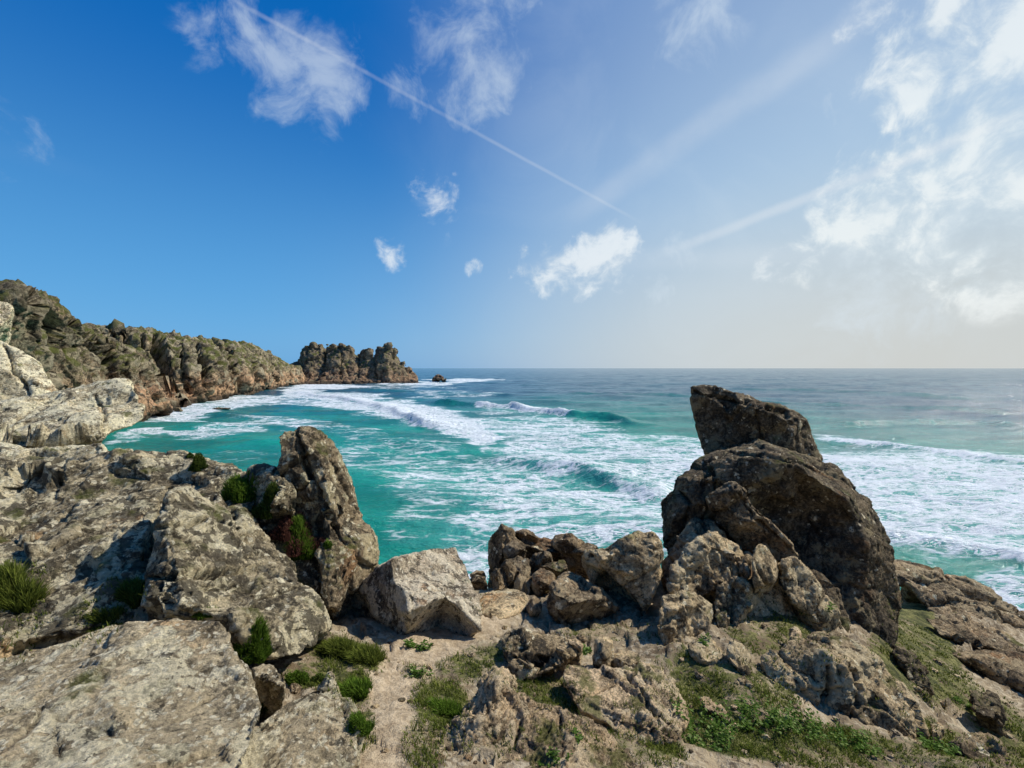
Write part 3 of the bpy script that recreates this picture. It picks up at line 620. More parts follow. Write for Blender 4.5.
rock('rock_slab', [(564,664),(590,664),(615,668),(640,664),(655,668),(675,680),(684,700),(691,715),(682,738),(668,752),(640,750),(625,745),(600,728),(575,718),(566,695),(562,675)], interior=[(600,685,-.08),(640,690,-.14),(665,710,-.12),(585,700,-.06)], d=3.65, bulge=.12, thick=.5, gx=.1, gy=.42, mat=M_SAND, L=.8, amp=.8, block=.65, fine=1.4, chip=.45, label='broad tan slab broken by diagonal cracks in the lower centre',
     cuts=[([(575,700),(600,690),(625,680),(640,668)], 2, .04), ([(620,668),(640,690),(660,730)], 2, .05), ([(600,670),(640,700),(675,735)], 2, .04)])
rock('rock_outcrop', [(487,673),(495,668),(505,675),(513,692),(540,702),(570,712),(600,728),(625,747),(645,775),(660,860),(385,860),(415,780),(437,742),(452,718),(470,700)], interior=[(497,685,-.12),(480,715,-.1),(540,730,-.08),(580,750,-.08),(520,760,-.1)], d=2.75, bulge=.10, thick=.5, gx=.1, gy=.52, mat=M_SAND, L=.5, amp=1.6, block=.8, fine=2.2, chip=.35, label='crumbly sand coloured outcrop with a small knob at the bottom centre',
     cuts=[([(500,690),(520,720),(515,745)], 4, .04), ([(560,712),(560,740)], 3, .03), ([(455,745),(480,755),(500,750)], 4, .05)])

# ------------------------------------------------------------------ right side
rock('boulder', [(690,386),(700,384),(716,386),(735,392),(755,400),(775,403),(796,411),(808,421),(815,440),(822,458),(815,478),(780,478),(740,478),(706,456),(700,440),(698,432),(693,415),(690,400)],
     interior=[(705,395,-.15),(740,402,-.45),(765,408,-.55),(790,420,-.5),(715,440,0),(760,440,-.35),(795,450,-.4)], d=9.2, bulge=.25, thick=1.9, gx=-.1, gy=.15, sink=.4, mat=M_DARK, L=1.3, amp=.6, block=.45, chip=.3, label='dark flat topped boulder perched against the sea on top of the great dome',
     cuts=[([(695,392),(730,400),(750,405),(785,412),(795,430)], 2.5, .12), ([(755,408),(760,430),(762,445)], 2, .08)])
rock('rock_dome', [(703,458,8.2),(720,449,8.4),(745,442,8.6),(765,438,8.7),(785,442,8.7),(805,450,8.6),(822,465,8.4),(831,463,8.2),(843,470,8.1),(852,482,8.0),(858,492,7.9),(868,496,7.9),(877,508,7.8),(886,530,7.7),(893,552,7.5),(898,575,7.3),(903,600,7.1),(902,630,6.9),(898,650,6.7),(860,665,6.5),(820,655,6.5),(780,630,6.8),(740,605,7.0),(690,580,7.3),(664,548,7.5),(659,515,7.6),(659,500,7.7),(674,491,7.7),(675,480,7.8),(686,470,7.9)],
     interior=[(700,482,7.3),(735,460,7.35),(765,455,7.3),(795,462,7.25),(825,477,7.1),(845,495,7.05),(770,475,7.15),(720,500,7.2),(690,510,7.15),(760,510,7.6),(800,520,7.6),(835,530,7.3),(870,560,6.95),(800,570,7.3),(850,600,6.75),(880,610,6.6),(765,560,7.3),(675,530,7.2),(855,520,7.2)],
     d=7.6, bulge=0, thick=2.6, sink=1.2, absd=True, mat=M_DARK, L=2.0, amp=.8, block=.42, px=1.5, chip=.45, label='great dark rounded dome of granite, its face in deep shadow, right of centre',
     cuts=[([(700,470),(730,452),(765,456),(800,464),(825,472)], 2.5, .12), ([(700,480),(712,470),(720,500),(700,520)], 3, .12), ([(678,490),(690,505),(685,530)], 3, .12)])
rock('rock_slab', [(702,503),(708,492),(725,483),(735,481),(745,488),(752,505),(770,520),(785,535),(800,552),(798,566),(770,570),(745,558),(722,540),(704,520)], interior=[(738,492,-.25),(757,520,-.22),(780,545,-.15)], d=6.75, bulge=.2, thick=.7, gx=-.1, gy=.1, mat=M_BROWN, L=1.1, amp=.7, block=.5, label='brown slab leaning across the shadowed face of the great dome', cuts=[([(735,486),(752,515),(790,550)], 2, .07)])
rock('boulder', [(660,560),(672,545),(690,520),(705,515),(725,530),(735,550),(720,575),(690,590),(665,590)], d=6.75, bulge=.2, thick=.6, gy=.2, mat=M_BROWN, L=.9, label='low dark boulder in shadow below the leaning brown slab')
rock('boulder', [(670,590),(673,565),(688,547),(700,535),(710,529),(722,531),(730,540),(740,545),(747,560),(746,585),(725,600),(700,603),(680,603)], interior=[(700,555,-.22),(715,545,-.1),(730,560,-.12)], d=6.05, bulge=.2, thick=.7, gx=.15, gy=.2, mat=M_TAN, L=.9, amp=.9, block=.9, label='pale cracked boulder at the top left of the heap in front of the dome')
rock('boulder', [(752,562),(756,548),(761,541),(768,547),(778,562),(781,580),(768,590),(754,588)], interior=[(764,560,-.16)], d=5.9, bulge=.15, thick=.4, gx=.1, gy=.05, mat=M_TAN, L=.6, block=.4, chip=.4, label='small pointed pale boulder standing in the middle of the heap before the dome')
rock('stone', oval(746, 566, 9, 14), d=6.15, bulge=.15, thick=.4, mat=M_BROWN, L=.5, label='dull stone tucked between the cracked boulder and the small pointed one')
rock('boulder', [(718,592),(722,582),(745,578),(770,580),(786,586),(793,600),(800,622),(803,648),(780,665),(740,660),(722,645),(716,615)], interior=[(745,588,-.2),(775,592,-.18),(735,620,-.12),(790,630,-.05),(765,625,-.12)], d=5.7, bulge=.2, thick=.8, gx=.25, gy=.22, mat=M_TAN, L=.9, amp=.8, block=.7, label='broad fissured tan boulder in the middle of the heap before the dome', cuts=[([(735,580),(735,610),(730,650)], 3, .1), ([(755,590),(775,615),(785,645)], 2.5, .08)])
rock('boulder', [(659,612),(662,596),(680,593),(705,595),(717,603),(722,620),(724,642),(705,655),(680,660),(664,650),(658,630)], interior=[(680,608,-.2),(703,606,-.15),(677,630,-.2),(700,630,-.12)], d=5.35, bulge=.16, thick=.7, gx=.2, gy=.2, mat=M_TAN, L=.7, amp=.9, block=.8, label='pale block with a bright ridged top, lower left of the heap by the dome')
rock('boulder', [(779,563),(790,555),(798,556),(808,570),(820,585),(836,605),(841,620),(832,634),(812,628),(797,612),(785,592)], interior=[(800,580,-.15),(818,604,-.12)], d=6.0, bulge=.14, thick=.5, gx=.15, gy=.1, mat=M_TAN, L=.7, block=.8, label='jagged slab stepping down to the right of the small pointed boulder')
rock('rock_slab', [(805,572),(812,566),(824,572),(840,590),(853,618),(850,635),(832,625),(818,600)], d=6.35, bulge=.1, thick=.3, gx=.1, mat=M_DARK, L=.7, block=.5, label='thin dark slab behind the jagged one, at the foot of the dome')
rock('stone', [(688,648),(694,642),(712,641),(722,646),(726,658),(712,668),(697,664)], d=4.75, bulge=.1, thick=.4, gy=.14, mat=M_TAN, L=.4, block=1.2, label='flat tan stone at the foot of the pale ridged block')
rock('rock_fin', [(726,648),(733,640),(742,644),(749,658),(754,676),(762,700),(760,709),(750,702),(738,680),(728,664)], d=4.5, bulge=.12, thick=.35, gy=.25, mat=M_TAN, L=.5, block=1.1, label='narrow knobbly fin of tan rock running down into the turf')
rock('stone', [(698,698),(712,701),(726,710),(738,720),(737,727),(724,722),(708,712)], d=3.85, bulge=.06, thick=.2, gy=.15, mat=M_SAND, L=.3, label='thin pale stone lying slantwise in the turf left of the leafy plants')
rock('rock_outcrop', [(765,662),(790,640),(815,632),(835,628),(850,636),(865,645),(880,655),(890,675),(905,685),(915,705),(920,728),(910,748),(885,748),(850,742),(820,735),(803,712),(785,700),(770,685)],
     interior=[(820,655,-.2),(850,660,-.25),(865,680,-.2),(835,690,-.15),(805,680,-.12),(890,705,-.12),(790,660,-.05)], d=4.55, bulge=.16, thick=.8, gx=.1, gy=.42, mat=M_TAN, L=1.0, amp=1.1, block=.9, chip=.5, label='tan humped outcrop above the leafy plants at the lower right', cuts=[([(828,665),(830,690),(818,712)], 4, .1), ([(850,665),(862,690),(850,725)], 4, .08)])
rock('stone', oval(795, 639, 6, 11, 5), d=5.0, bulge=.1, thick=.2, mat=M_SAND, L=.3, label='small pale upright stone just behind the humped outcrop')
slope = [([(888,558),(915,563),(940,570),(962,590),(958,604),(930,600),(905,588),(890,580)], 12, 'uppermost brown slab on the right hand slope beside the dome'),
         ([(905,582),(935,592),(965,598),(990,604),(1024,618),(1070,640),(1070,668),(1010,648),(970,632),(930,612)], 10.8, 'longest smooth brown slab running down to the water on the right slope'),
         ([(925,614),(960,613),(985,625),(1010,640),(1040,655),(1045,676),(1000,668),(970,655),(940,636)], 9.4, 'middle brown slab of the right slope, just above the turf'),
         ([(950,648),(985,650),(1040,664),(1060,680),(1050,705),(1000,695),(965,675)], 8.2, 'lowest brown slab of the right slope near the photo edge'),
         ([(945,575),(965,577),(990,590),(1030,612),(1070,636),(1030,624),(985,606),(955,596)], 12.6, 'narrow outer slab nearest the breaking water on the right slope')]
for o_, dd, lb in slope:
    rock('rock_slab', o_, d=dd, bulge=.5, thick=2, gx=.2, gy=.5, sink=1.2, mat=M_BROWN, L=1.9, amp=.9, block=.75, stretch=(.6, 1.3, 1.3), px=1.5, label=lb, group='slabs on the right hand slope')
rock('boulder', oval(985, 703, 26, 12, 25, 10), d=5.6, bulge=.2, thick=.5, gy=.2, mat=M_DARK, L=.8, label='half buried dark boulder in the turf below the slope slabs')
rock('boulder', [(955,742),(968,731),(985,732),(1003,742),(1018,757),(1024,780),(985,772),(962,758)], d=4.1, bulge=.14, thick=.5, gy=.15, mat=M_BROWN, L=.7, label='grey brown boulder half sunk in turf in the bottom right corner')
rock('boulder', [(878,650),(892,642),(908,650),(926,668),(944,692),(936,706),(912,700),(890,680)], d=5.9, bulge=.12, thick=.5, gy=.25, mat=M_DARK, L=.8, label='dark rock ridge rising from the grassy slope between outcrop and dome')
rock('stone', oval(938, 727, 8, 5), d=4.5, bulge=.06, thick=.15, mat=M_TAN, L=.2, label='small pale stone in the turf right of the humped outcrop')

tick('rocks')
# ------------------------------------------------------------------ vegetation
bpy.context.view_layer.update(); dg = bpy.context.evaluated_depsgraph_get()
def loose_stones():
    rg = random.Random(21); protos = []
    areas = [(400,700,50,60,16),(520,745,90,20,16),(620,640,60,14,8),(740,655,60,30,34),(780,700,60,30,26),(950,720,60,30,30),(900,690,40,30,16),(720,720,50,25,18),(650,750,50,14,8),(470,640,40,20,6),(300,700,30,20,5),(820,755,90,10,8),(985,670,30,25,8)]
    k = 0
    for (cx, cy, rx, ry, cnt_) in areas:
        for i in range(cnt_):
            x, y = cx + rg.uniform(-rx, rx), cy + rg.uniform(-ry, ry)
            dv = P(x, y, 1.0) - np.array([0, 0, EYE]); dv /= np.linalg.norm(dv)
            h, loc, nor, _, ob, _ = scn.ray_cast(dg, Vector((0, 0, EYE)), Vector(dv))
            if not h or ob.name != 'ground': continue
            kk = loc.y / F
            if len(protos) < 6:
                bm = bmesh.new(); bmesh.ops.create_icosphere(bm, subdivisions=4, radius=1)
                V = np.array([v.co[:] for v in bm.verts]); sd = 900 + len(protos) * 7
                f1, f2, off, tt = worley(V * 1.1 + sd, sd); Nn = V.copy()
                r_ = 1 + (off * tt[:, :3]).sum(1) * .5 + fbm(V * 1.5 + sd, 3, sd) * .25 + fbm(V * 6 + sd, 3, sd) * .07
                V = V * r_[:, None] * np.array([1, .75, .55])
                for v, q in zip(bm.verts, V): v.co = q
                me = bpy.data.meshes.new('loose_stone'); bm.to_mesh(me); bm.free(); smooth_shade(me)
                me.materials.append([M_SAND, M_TAN, M_SAND, M_TAN, M_BROWN, M_SAND][len(protos)])
                o = bpy.data.objects.new('loose_stone', me); protos.append(o)
            else:
                o = rg.choice(protos).copy()
            COL.objects.link(o)
            sc = kk * rg.uniform(1.5, 4.5) * (1.6 if rg.random() < .15 else 1)
            o.scale = (sc, sc, sc); o.location = loc + Vector((0, 0, sc * .1)); o.rotation_euler = (rg.uniform(-.3, .3), rg.uniform(-.3, .3), rg.uniform(0, 6.28))
            finish(o, None, 'small loose angular stone lying on bare earth among the turf', 'stone', 'loose stones on the ground'); k += 1
    print('stones', k)
loose_stones()
bpy.context.view_layer.update(); dg = bpy.context.evaluated_depsgraph_get()
skip = {so.name}
def cast(o, d):
    h, loc, nor, _, ob, _ = scn.ray_cast(dg, Vector(o), Vector(d))
    return (loc, nor, ob) if h else None
def cast_px(px, py):
    d = P(px, py, 1.0) - np.array([0, 0, EYE]); return cast((0, 0, EYE), d / np.linalg.norm(d))
def plant_mat(name, c0, c1, c2):
    m, t = new_mat(name); a = t.attr('tone')
    c = t.mix(t.ss(a, 0, .5), c0, c1); c = t.mix(t.ss(a, .6, 1), c, c2)
    b1 = t.new('ShaderNodeBsdfDiffuse', {'Color': c}); b2 = t.new('ShaderNodeBsdfTranslucent', {'Color': c})
    mx = t.new('ShaderNodeMixShader', {0: .35, 1: b1.outputs[0], 2: b2.outputs[0]}); out_surface(t, mx.outputs[0]); return m
M_GRASS = plant_mat('grass_blades', (.06, .08, .015), (.17, .20, .035), (.42, .36, .16))
M_CUSH = plant_mat('green_cushion', (.05, .09, .012), (.15, .24, .03), (.30, .38, .08))
M_CUSHD = plant_mat('dark_cushion', (.035, .055, .012), (.10, .14, .025), (.22, .25, .07))
M_DEAD = plant_mat('withered_cushion', (.07, .03, .022), (.20, .09, .065), (.32, .18, .12))
M_LEAF = plant_mat('glossy_leaves', (.03, .065, .012), (.10, .17, .03), (.28, .36, .12))
class Blades:
    def __init__(s): s.v = []; s.f = []; s.t = []
    def blade(s, p, up, h, w, bend, tone):
        up = np.array(up); a = random.uniform(0, 6.28); side = np.array([math.cos(a), math.sin(a), 0]) * w
        b = np.array([math.cos(a + 1.57), math.sin(a + 1.57), 0]) * bend * h
        n = len(s.v); p = np.array(p)
        s.v += [p - side, p + side, p + up * h * .55 + b * .35 + side * .7, p + up * h * .55 + b * .35 - side * .7, p + up * h * (1 - bend * .4) + b]
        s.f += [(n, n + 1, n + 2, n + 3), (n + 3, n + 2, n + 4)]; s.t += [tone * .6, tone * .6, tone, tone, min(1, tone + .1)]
    def leaf(s, p, dr, L_, w, tone):
        dr = np.array(dr, float); dr /= np.linalg.norm(dr); sd = np.cross(dr, (0, 0, 1)); sd /= np.linalg.norm(sd) + 1e-6
        p = np.array(p); n = len(s.v); mid = p + dr * L_ * .5; dn = np.array([0, 0, -L_ * .22])
        s.v += [p, mid + sd * w, p + dr * L_ + dn, mid - sd * w, mid - np.array([0, 0, w * .35])]
        s.f += [(n, n + 1, n + 4), (n + 1, n + 2, n + 4), (n + 2, n + 3, n + 4), (n + 3, n, n + 4)]; s.t += [tone] * 5
    def build(s, name, mat):
        me = bpy.data.meshes.new(name); me.from_pydata([tuple(v) for v in s.v], [], s.f); me.update()
        set_attr(me, 'tone', np.array(s.t)); me.materials.append(mat)
        o = bpy.data.objects.new(name, me); COL.objects.link(o); return o
# turf: one mass of grass nobody could count
gb = Blades(); rg = random.Random(3); cnt = 0
npr = np.random.RandomState(4); TX = npr.uniform(-30, 1054, 170000); TY = npr.uniform(560, 800, 170000)
keep = npr.rand(170000) < blobs(TX, TY, TURF) * .9
for px_, py_ in zip(TX[keep], TY[keep]):
    h = cast_px(px_, py_)
    if not h or h[2].name == so.name: continue
    if h[2].name != 'ground' and (h[1].z < .55 or rg.random() > .25): continue
    dist = (h[0] - Vector((0, 0, EYE))).length
    if dist > 14: continue
    clump = .5 + .5 * float(vnoise(np.array([[h[0].x * 6, h[0].y * 6, 0.]]), 5)[0])
    if rg.random() > clump * 1.3: continue
    hh = rg.uniform(.014, .05) * (.6 + .9 * clump)
    t_ = rg.random() ** 1.6 * .75 + (.3 if rg.random() < .16 else 0)
    lean = np.array([rg.uniform(-.5, .3), rg.uniform(-.4, .4), 1.])
    for k in range(2):
        gb.blade((h[0].x + rg.uniform(-.012, .012), h[0].y + rg.uniform(-.012, .012), h[0].z - .006), lean / np.linalg.norm(lean), hh, .0012 + dist * .00045, rg.uniform(.2, .8), min(1, t_))
    cnt += 1
go2 = gb.build('grass', M_GRASS); finish(go2, 'stuff', None)
go2['label'] = 'short green and straw coloured turf growing on the bare ground'; go2['category'] = 'grass'
print('grass clumps', cnt)

tick('turf')
def tuft(px, py, rpx, hpx, label, mat=M_CUSH, n=1600, name='cushion_plant', group=None, tall=1.0, spread=1.0, cat='plant'):
    h = cast_px(px, py)
    if not h: print('MISS tuft', px, py); return
    c = np.array(h[0]); k = float(c[1]) / F
    rx = rpx * k; hz = hpx * k * 1.0; b = Blades(); rg = random.Random(int(px * 3 + py)); n = int(n * 1.5)
    b_n = 0
    base = []
    for i in range(n):
        a = rg.uniform(0, 6.28); r = math.sqrt(rg.random()); eg = .85 + .35 * math.sin(a * 2 + px) * math.sin(a * 3 + py)
        x = c[0] + math.cos(a) * r * rx * eg; y = c[1] + math.sin(a) * r * rx * eg * .8 * spread + rx * .2
        lump = .72 + .28 * float(vnoise(np.array([[x / rx * 2.2, y / rx * 2.2, 1.]]), 9)[0])
        q = cast((x, y, c[2] + .35 + hz), (0, 0, -1))
        if not q or q[2].name == 'sea': continue
        q = (Vector((x, y, max(q[0].z if q[0].z < c[2] + hz * .5 else c[2], c[2] - rx * .5))),)
        dome = math.sqrt(max(0, 1 - r * r)) * lump
        L_ = max(.010, hz * .19 * tall * rg.uniform(.6, 1.3))
        rag = tall > 2
        if rag: dome *= .45; L_ = max(.02, hz * .5 * rg.uniform(.35, 1.4))
        z0 = q[0].z + max(0, hz * 1.15 * dome - (0 if rag else L_)) * rg.uniform(.7, 1)
        out = np.array([math.cos(a) * r * .8 + rg.gauss(0, .25) - (.35 if rag else 0), math.sin(a) * r * .8 + rg.gauss(0, .25), .9]); out /= np.linalg.norm(out)
        b.blade((x, y, z0), out, L_, .0006 + k * .32, rg.uniform(.1, .5), min(1, rg.random() ** 1.3 * (.55 + .45 * dome)))
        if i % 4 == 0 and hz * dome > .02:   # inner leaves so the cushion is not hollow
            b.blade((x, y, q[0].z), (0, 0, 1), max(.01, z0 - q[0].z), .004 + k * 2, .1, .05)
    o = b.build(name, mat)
    if len(o.data.vertices): recentre(o)
    finish(o, None, label, cat, group); return o
tuft(240, 498, 23, 30, 'domed green cushion plant on top of the pale boulder, left of two touching', n=1500)
tuft(268, 508, 16, 24, 'dark green rounded cushion plant touching the lighter one, beside the small wedged boulder', M_CUSHD, 1100)
tuft(290, 536, 28, 22, 'withered red brown cushion plant in the cleft beside the split pinnacle', M_DEAD, 1500)
tuft(298, 550, 15, 30, 'bright green spiky cushion plant in front of the withered one', n=1500, tall=1.4)
tuft(196, 466, 9, 12, 'tiny yellow green tuft on the crest of the huge lichened mass', M_CUSHD, 500)
tuft(327, 546, 5, 6, 'tiny green tuft on the smooth grey block at the pinnacle foot', M_CUSH, 200)
tuft(253, 652, 17, 26, 'rounded bright green tuft above the right end of the broad corner slab', n=2000, tall=1.2)
tuft(262, 710, 14, 10, 'small green tuft in the gap between the corner slab and the ridged boulder', M_CUSHD, 700)
tuft(297, 682, 13, 14, 'small mid green tuft at the top of the ridged boulder', M_CUSH, 700)
tuft(318, 682, 10, 10, 'small olive tuft just right of the mid green one, by the ridged boulder', M_CUSHD, 500)
tuft(8, 600, 26, 34, 'tall shaggy grass clump in front of the huge lichened mass at the left edge', M_GRASS, 1600, 'grass_clump', tall=2.6)
tuft(130, 600, 14, 18, 'drooping olive grass clump in the crevice above the broad slab', M_GRASS, 1100, 'grass_clump', tall=2.4)
tuft(105, 622, 16, 12, 'low olive grass clump farther left in the crevice above the broad slab', M_GRASS, 1100, 'grass_clump', tall=2.4)
tuft(205, 617, 12, 8, 'small yellow green tuft along the top edge of the broad slab', M_CUSH, 600)
tuft(335, 655, 16, 20, 'shaggy grass clump at the left side of the path below the smooth grey block', M_GRASS, 1300, 'grass_clump', tall=2.6)
tuft(362, 662, 20, 18, 'straw tipped grass clump at the foot of the square edged boulder', M_GRASS, 1300, 'grass_clump', tall=2.6)
tuft(352, 697, 17, 15, 'green drooping clump beside the path, above the lowest one', M_CUSH, 1400, 'grass_clump', tall=2.2)
tuft(361, 727, 12, 12, 'lowest green clump hanging beside the path next to the ridged boulder', M_CUSH, 1000, 'grass_clump', tall=2.2)
tuft(448, 716, 17, 16, 'green grass clump on the right edge of the path by the crumbly outcrop', M_CUSH, 1200, 'grass_clump', tall=2.2)
tuft(190, 456, 4, 4, 'small moss tuft on the skyline of the huge lichened mass', M_CUSHD, 150)
def leafy(px, py, rpx, n, label, mat=M_LEAF, group=None):
    h = cast_px(px, py)
    if not h or h[2].name == 'sea': print('MISS leafy', px, py); return
    c = np.array(h[0]); k = float(c[1]) / F; b = Blades(); sts = []; rg = random.Random(int(px + py))
    rx = rpx * k * .8; nst = max(4, n // 12)
    for s_ in range(nst):
        a = rg.uniform(0, 6.28); r = math.sqrt(rg.random()) * rx; x, y = c[0] + math.cos(a) * r, c[1] + math.sin(a) * r * .7
        q = cast((x, y, c[2] + .5), (0, 0, -1))
        if not q or abs(q[0].z - c[2]) > rx * 1.2 + .08: continue
        top = rg.uniform(.25, 1) * rx * .8; lean = np.array([math.cos(a), math.sin(a), 0]) * r * .35
        for j in range(12):
            u_ = (j + 1) / 12; aa = j * 2.4 + rg.uniform(-.4, .4); L_ = rg.uniform(2.0, 4.4) * k * 1.25
            b.leaf(np.array((x, y, q[0].z + top * u_)) + lean * u_, (math.cos(aa), math.sin(aa), rg.uniform(-.1, .8)), L_, L_ * rg.uniform(.2, .34), rg.random() ** 1.2)
        st_ = Blades(); st_.blade((x, y, q[0].z - .01), (0, 0, 1), top, .0015, .05, .3); sts.append((st_, 'stem'))
    e = bpy.data.objects.new('leafy_plant', None); COL.objects.link(e); e.location = c; e.empty_display_size = .05
    for bb, nm in [(b, 'leaves')] + sts:
        o = bb.build(nm, mat); o.data.transform(Matrix.Translation(-Vector(c))); o.parent = e
    finish(e, None, label, 'plant', group)
leafy(418, 648, 13, 170, 'low glossy green plant in front of the square edged boulder, left of two')
leafy(445, 634, 14, 190, 'taller leafy plant under the overhanging corner of the square edged boulder')
leafy(420, 672, 10, 90, 'small flat green plant growing in the middle of the path')
leafy(583, 652, 9, 120, 'small bright leafy plant between the ledge and the upright block')
leafy(815, 628, 18, 220, 'bright leafy plant at the foot of the jagged stepped slab')
leafy(703, 642, 9, 90, 'small leafy plant at the base of the pale ridged block')
leafy(708, 738, 36, 620, 'dense leafy plant in the turf at the bottom, leftmost of three')
leafy(757, 722, 32, 560, 'dark leafy plant in the turf at the bottom, middle of three')
leafy(800, 730, 30, 480, 'leafy plant below the humped outcrop, rightmost of three')
leafy(935, 750, 20, 260, 'bright green plant in the bottom right corner beside the sunken boulder')
leafy(965, 705, 8, 80, 'small silvery leaved plant next to the half buried dark boulder')
leafy(577, 737, 6, 70, 'small green rosette at the lower edge of the broken tan slab')
leafy(555, 762, 16, 120, 'flat green rosettes at the very bottom of the crumbly outcrop')
leafy(852, 746, 26, 320, 'low leafy plant under the right half of the humped outcrop')

tick('veg')
# ------------------------------------------------------------------ light and sky
SAZ, SEL = 67.0, 45.0
sl = bpy.data.lights.new('sun', 'SUN'); sl.energy = 5.0; sl.angle = R(.5); sl.color = (1, .95, .87)
sn = bpy.data.objects.new('sun', sl); COL.objects.link(sn); sn.location = (30, 20, 60)
dirv = Vector((math.sin(R(SAZ)) * math.cos(R(SEL)), math.cos(R(SAZ)) * math.cos(R(SEL)), math.sin(R(SEL))))
sn.rotation_euler = dirv.to_track_quat('Z', 'Y').to_euler()
w = bpy.data.worlds.new('World'); scn.world = w; w.use_nodes = True
t = NT(w.node_tree)
sky = t.new('ShaderNodeTexSky', sky_type='NISHITA', sun_disc=False, sun_elevation=R(SEL), sun_rotation=R(SAZ), altitude=20, air_density=1.0, dust_density=1.2, ozone_density=3.0)
D = t.v('NORMALIZE', t.new('ShaderNodeTexCoord').outputs['Generated'])
sx = t.new('ShaderNodeSeparateXYZ', {0: D}); dz_ = sx.outputs['Z']
base = t.v('SCALE', sky.outputs[0], .115)
def dirpx(px, py):
    v = P(px, py, 1.0) - np.array([0, 0, EYE]); v /= np.linalg.norm(v); return v
sat = t.new('ShaderNodeHueSaturation', {'Hue': .497, 'Saturation': 1.45, 'Value': 1.0, 'Color': base}).outputs[0]
gr = t.mix(t.ss(dz_, 0, .60), (.125, .42, .80), (.002, .130, .49))
sat = t.mix(.85, sat, gr)
sdot = t.v('DOT_PRODUCT', D, tuple(dirpx(1200, 120)))
hz = t.m('MULTIPLY', t.ss(sdot, .35, 1.0), t.ss(dz_, 1.0, 0.0, .35, 1))
c = t.mix(t.m('MULTIPLY', hz, .85), sat, (.56, .71, .81))
hb = t.m('MULTIPLY', t.ss(dz_, .40, 0), t.ss(sx.outputs['X'], -.55, .75))
c = t.mix(t.m('MULTIPLY', hb, .85), c, (.64, .635, .59))
# cloud plane coordinates
den = t.m('ADD', t.m('MAXIMUM', dz_, 0), .12)
cp_ = t.v('DIVIDE', D, t.new('ShaderNodeCombineXYZ', {0: den, 1: den, 2: den}).outputs[0])
wn = t.new('ShaderNodeTexNoise', {'Vector': D, 'Scale': 5, 'Detail': 4}).outputs['Color']
Dw = t.v('ADD', D, t.v('SCALE', t.v('SUBTRACT', wn, (.5, .5, .5)), .09))
nA = t.noise(Dw, 9, 9, .62, .4); nB = t.noise(Dw, 3.2, 7, .6, .8)
def cloud(px, py, rad, soft=1.0, amt=1.0, plat=.12):
    dt = t.v('DISTANCE', D, tuple(dirpx(px, py)))
    return t.ss(dt, rad * soft, rad * plat, 0, amt)
def group_mask(lst, plat=.12):
    cl = None
    for px_, py_, rd, am in lst:
        x = cloud(px_, py_, rd, 1.0, am, plat); cl = x if cl is None else t.m('MAXIMUM', cl, x)
    return cl
puff = group_mask([(603,255,.10,1.0),(575,270,.09,.85),(540,262,.085,.95),(545,280,.06,.8),(392,250,.055,.62),(436,196,.075,.50),(475,268,.030,.62),(775,268,.05,.7),(895,155,.08,.8),(845,42,.03,.6)], .40)
wisp = group_mask([(480,50,.22,.9),(450,20,.14,.8),(540,90,.08,.85),(240,40,.12,.9),(300,70,.16,.95),(345,95,.09,.8),(405,90,.09,.8),(700,5,.14,.7),(700,250,.10,.8),(650,290,.10,.8),(720,292,.09,.7),(765,185,.05,.5),(440,205,.10,.6),(890,120,.05,.6),(20,140,.1,.4),(900,260,.25,.7)])
bank = group_mask([(945,200,.22,1.0),(1010,165,.22,1.0),(870,232,.13,.9),(825,258,.08,.7),(1010,45,.24,.95),(960,30,.14,.7),(985,250,.14,.8),(905,165,.09,.8)], .35)
nP = t.noise(t.v('ADD', Dw, (3, 1, 2)), 14, 10, .60, .2)
cmp_ = t.m('MULTIPLY', t.ss(t.m('ADD', nP, t.m('MULTIPLY', puff, .25)), .615, .86), t.ss(puff, .02, .25))
cmw = t.m('MULTIPLY', t.ss(t.m('ADD', nA, t.m('MULTIPLY', wisp, .26)), .60, .92), t.ss(wisp, .02, .3))
wis = t.m('MULTIPLY', t.ss(nB, .42, .75), t.ss(sdot, .25, .95, .0, .30))
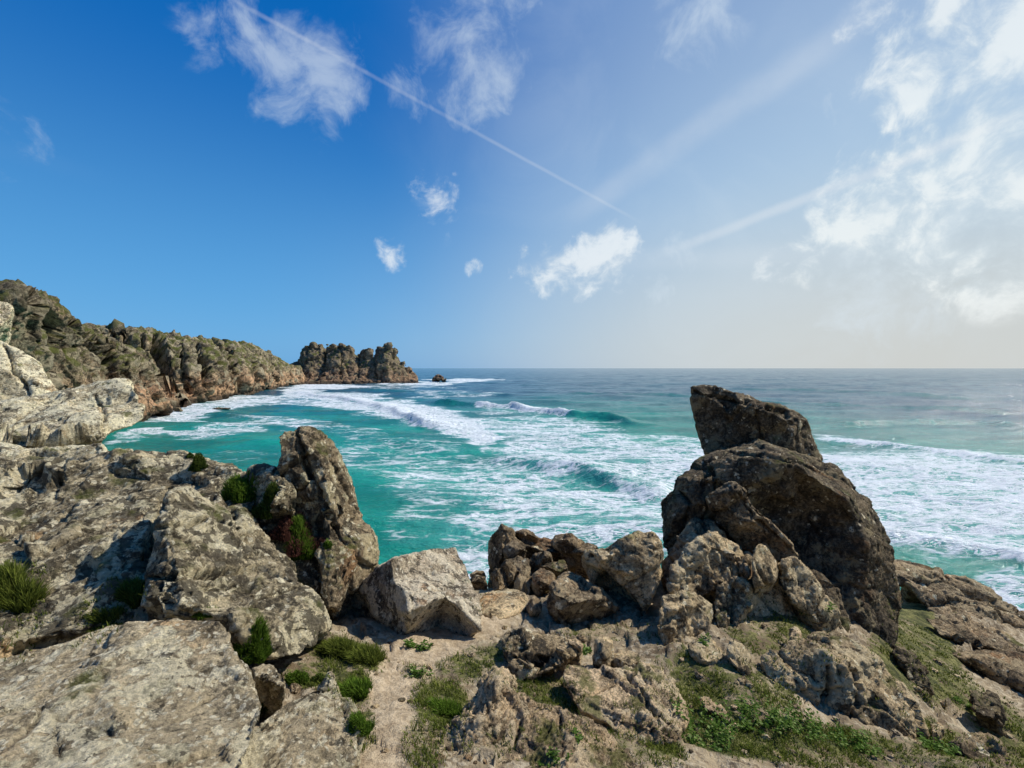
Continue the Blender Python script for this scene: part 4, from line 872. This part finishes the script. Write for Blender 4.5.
shade = t.mix(t.ss(nP, .42, .66), (.62, .72, .80), (.92, .96, .97))
c = t.mix(t.m('MULTIPLY', t.m('MAXIMUM', cmw, wis), .50), c, (.72, .82, .90))
c = t.mix(t.m('MULTIPLY', cmp_, .70), c, shade)
cmb = t.m('MULTIPLY', t.ss(t.m('ADD', nP, t.m('MULTIPLY', bank, .27)), .56, .84), t.ss(bank, .02, .35))
c = t.mix(t.m('MULTIPLY', cmb, .72), c, t.mix(t.ss(nP, .40, .62), (.68, .78, .84), (.93, .97, .96)))
# contrails: thin bands along great circles
def trail(a, b, w0, amt, brk=.3, rs=0):
    va, vb = dirpx(*a), dirpx(*b); nn = np.cross(va, vb); nn /= np.linalg.norm(nn); mid = va + vb; mid /= np.linalg.norm(mid); half = float(va @ mid)
    dd = t.m('ABSOLUTE', t.m('ADD', t.v('DOT_PRODUCT', D, tuple(nn)), t.m('MULTIPLY', t.m('SUBTRACT', nA, .5), w0 * .8)))
    f = t.ss(dd, w0, w0 * .1)
    al = t.v('DOT_PRODUCT', D, tuple(mid))
    f = t.m('MULTIPLY', f, t.ss(al, half - .006, half + .03))
    f = t.m('MULTIPLY', f, t.ss(t.noise(t.v('ADD', D, (rs, 0, 0)), 7, 5, .6), .25, .6, 1 - brk, 1))
    return t.m('MULTIPLY', f, amt)
for a, b, w0, am, bk in [((215,-10),(640,222),.0050,.17,.7),((705,256),(760,284),.004,.14,.7),((560,225),(900,-5),.035,.18,.5),((660,255),(1060,100),.014,.34,.5),((520,265),(900,250),.03,.12,.5),((-30,140),(60,165),.02,.12,.6)]:
    c = t.mix(trail(a, b, w0, am, bk), c, (.80, .84, .88))
bg = t.new('ShaderNodeBackground', {'Color': c, 'Strength': 1.0})
ow = t.new('ShaderNodeOutputWorld'); t.t.links.new(bg.outputs[0], ow.inputs[0])

scn.view_settings.view_transform = 'Standard'; scn.view_settings.look = 'None'; scn.view_settings.exposure = 0
tv = sum(len(o.data.vertices) for o in ROCKS); print('rock verts', tv, 'objects', len(bpy.data.objects))
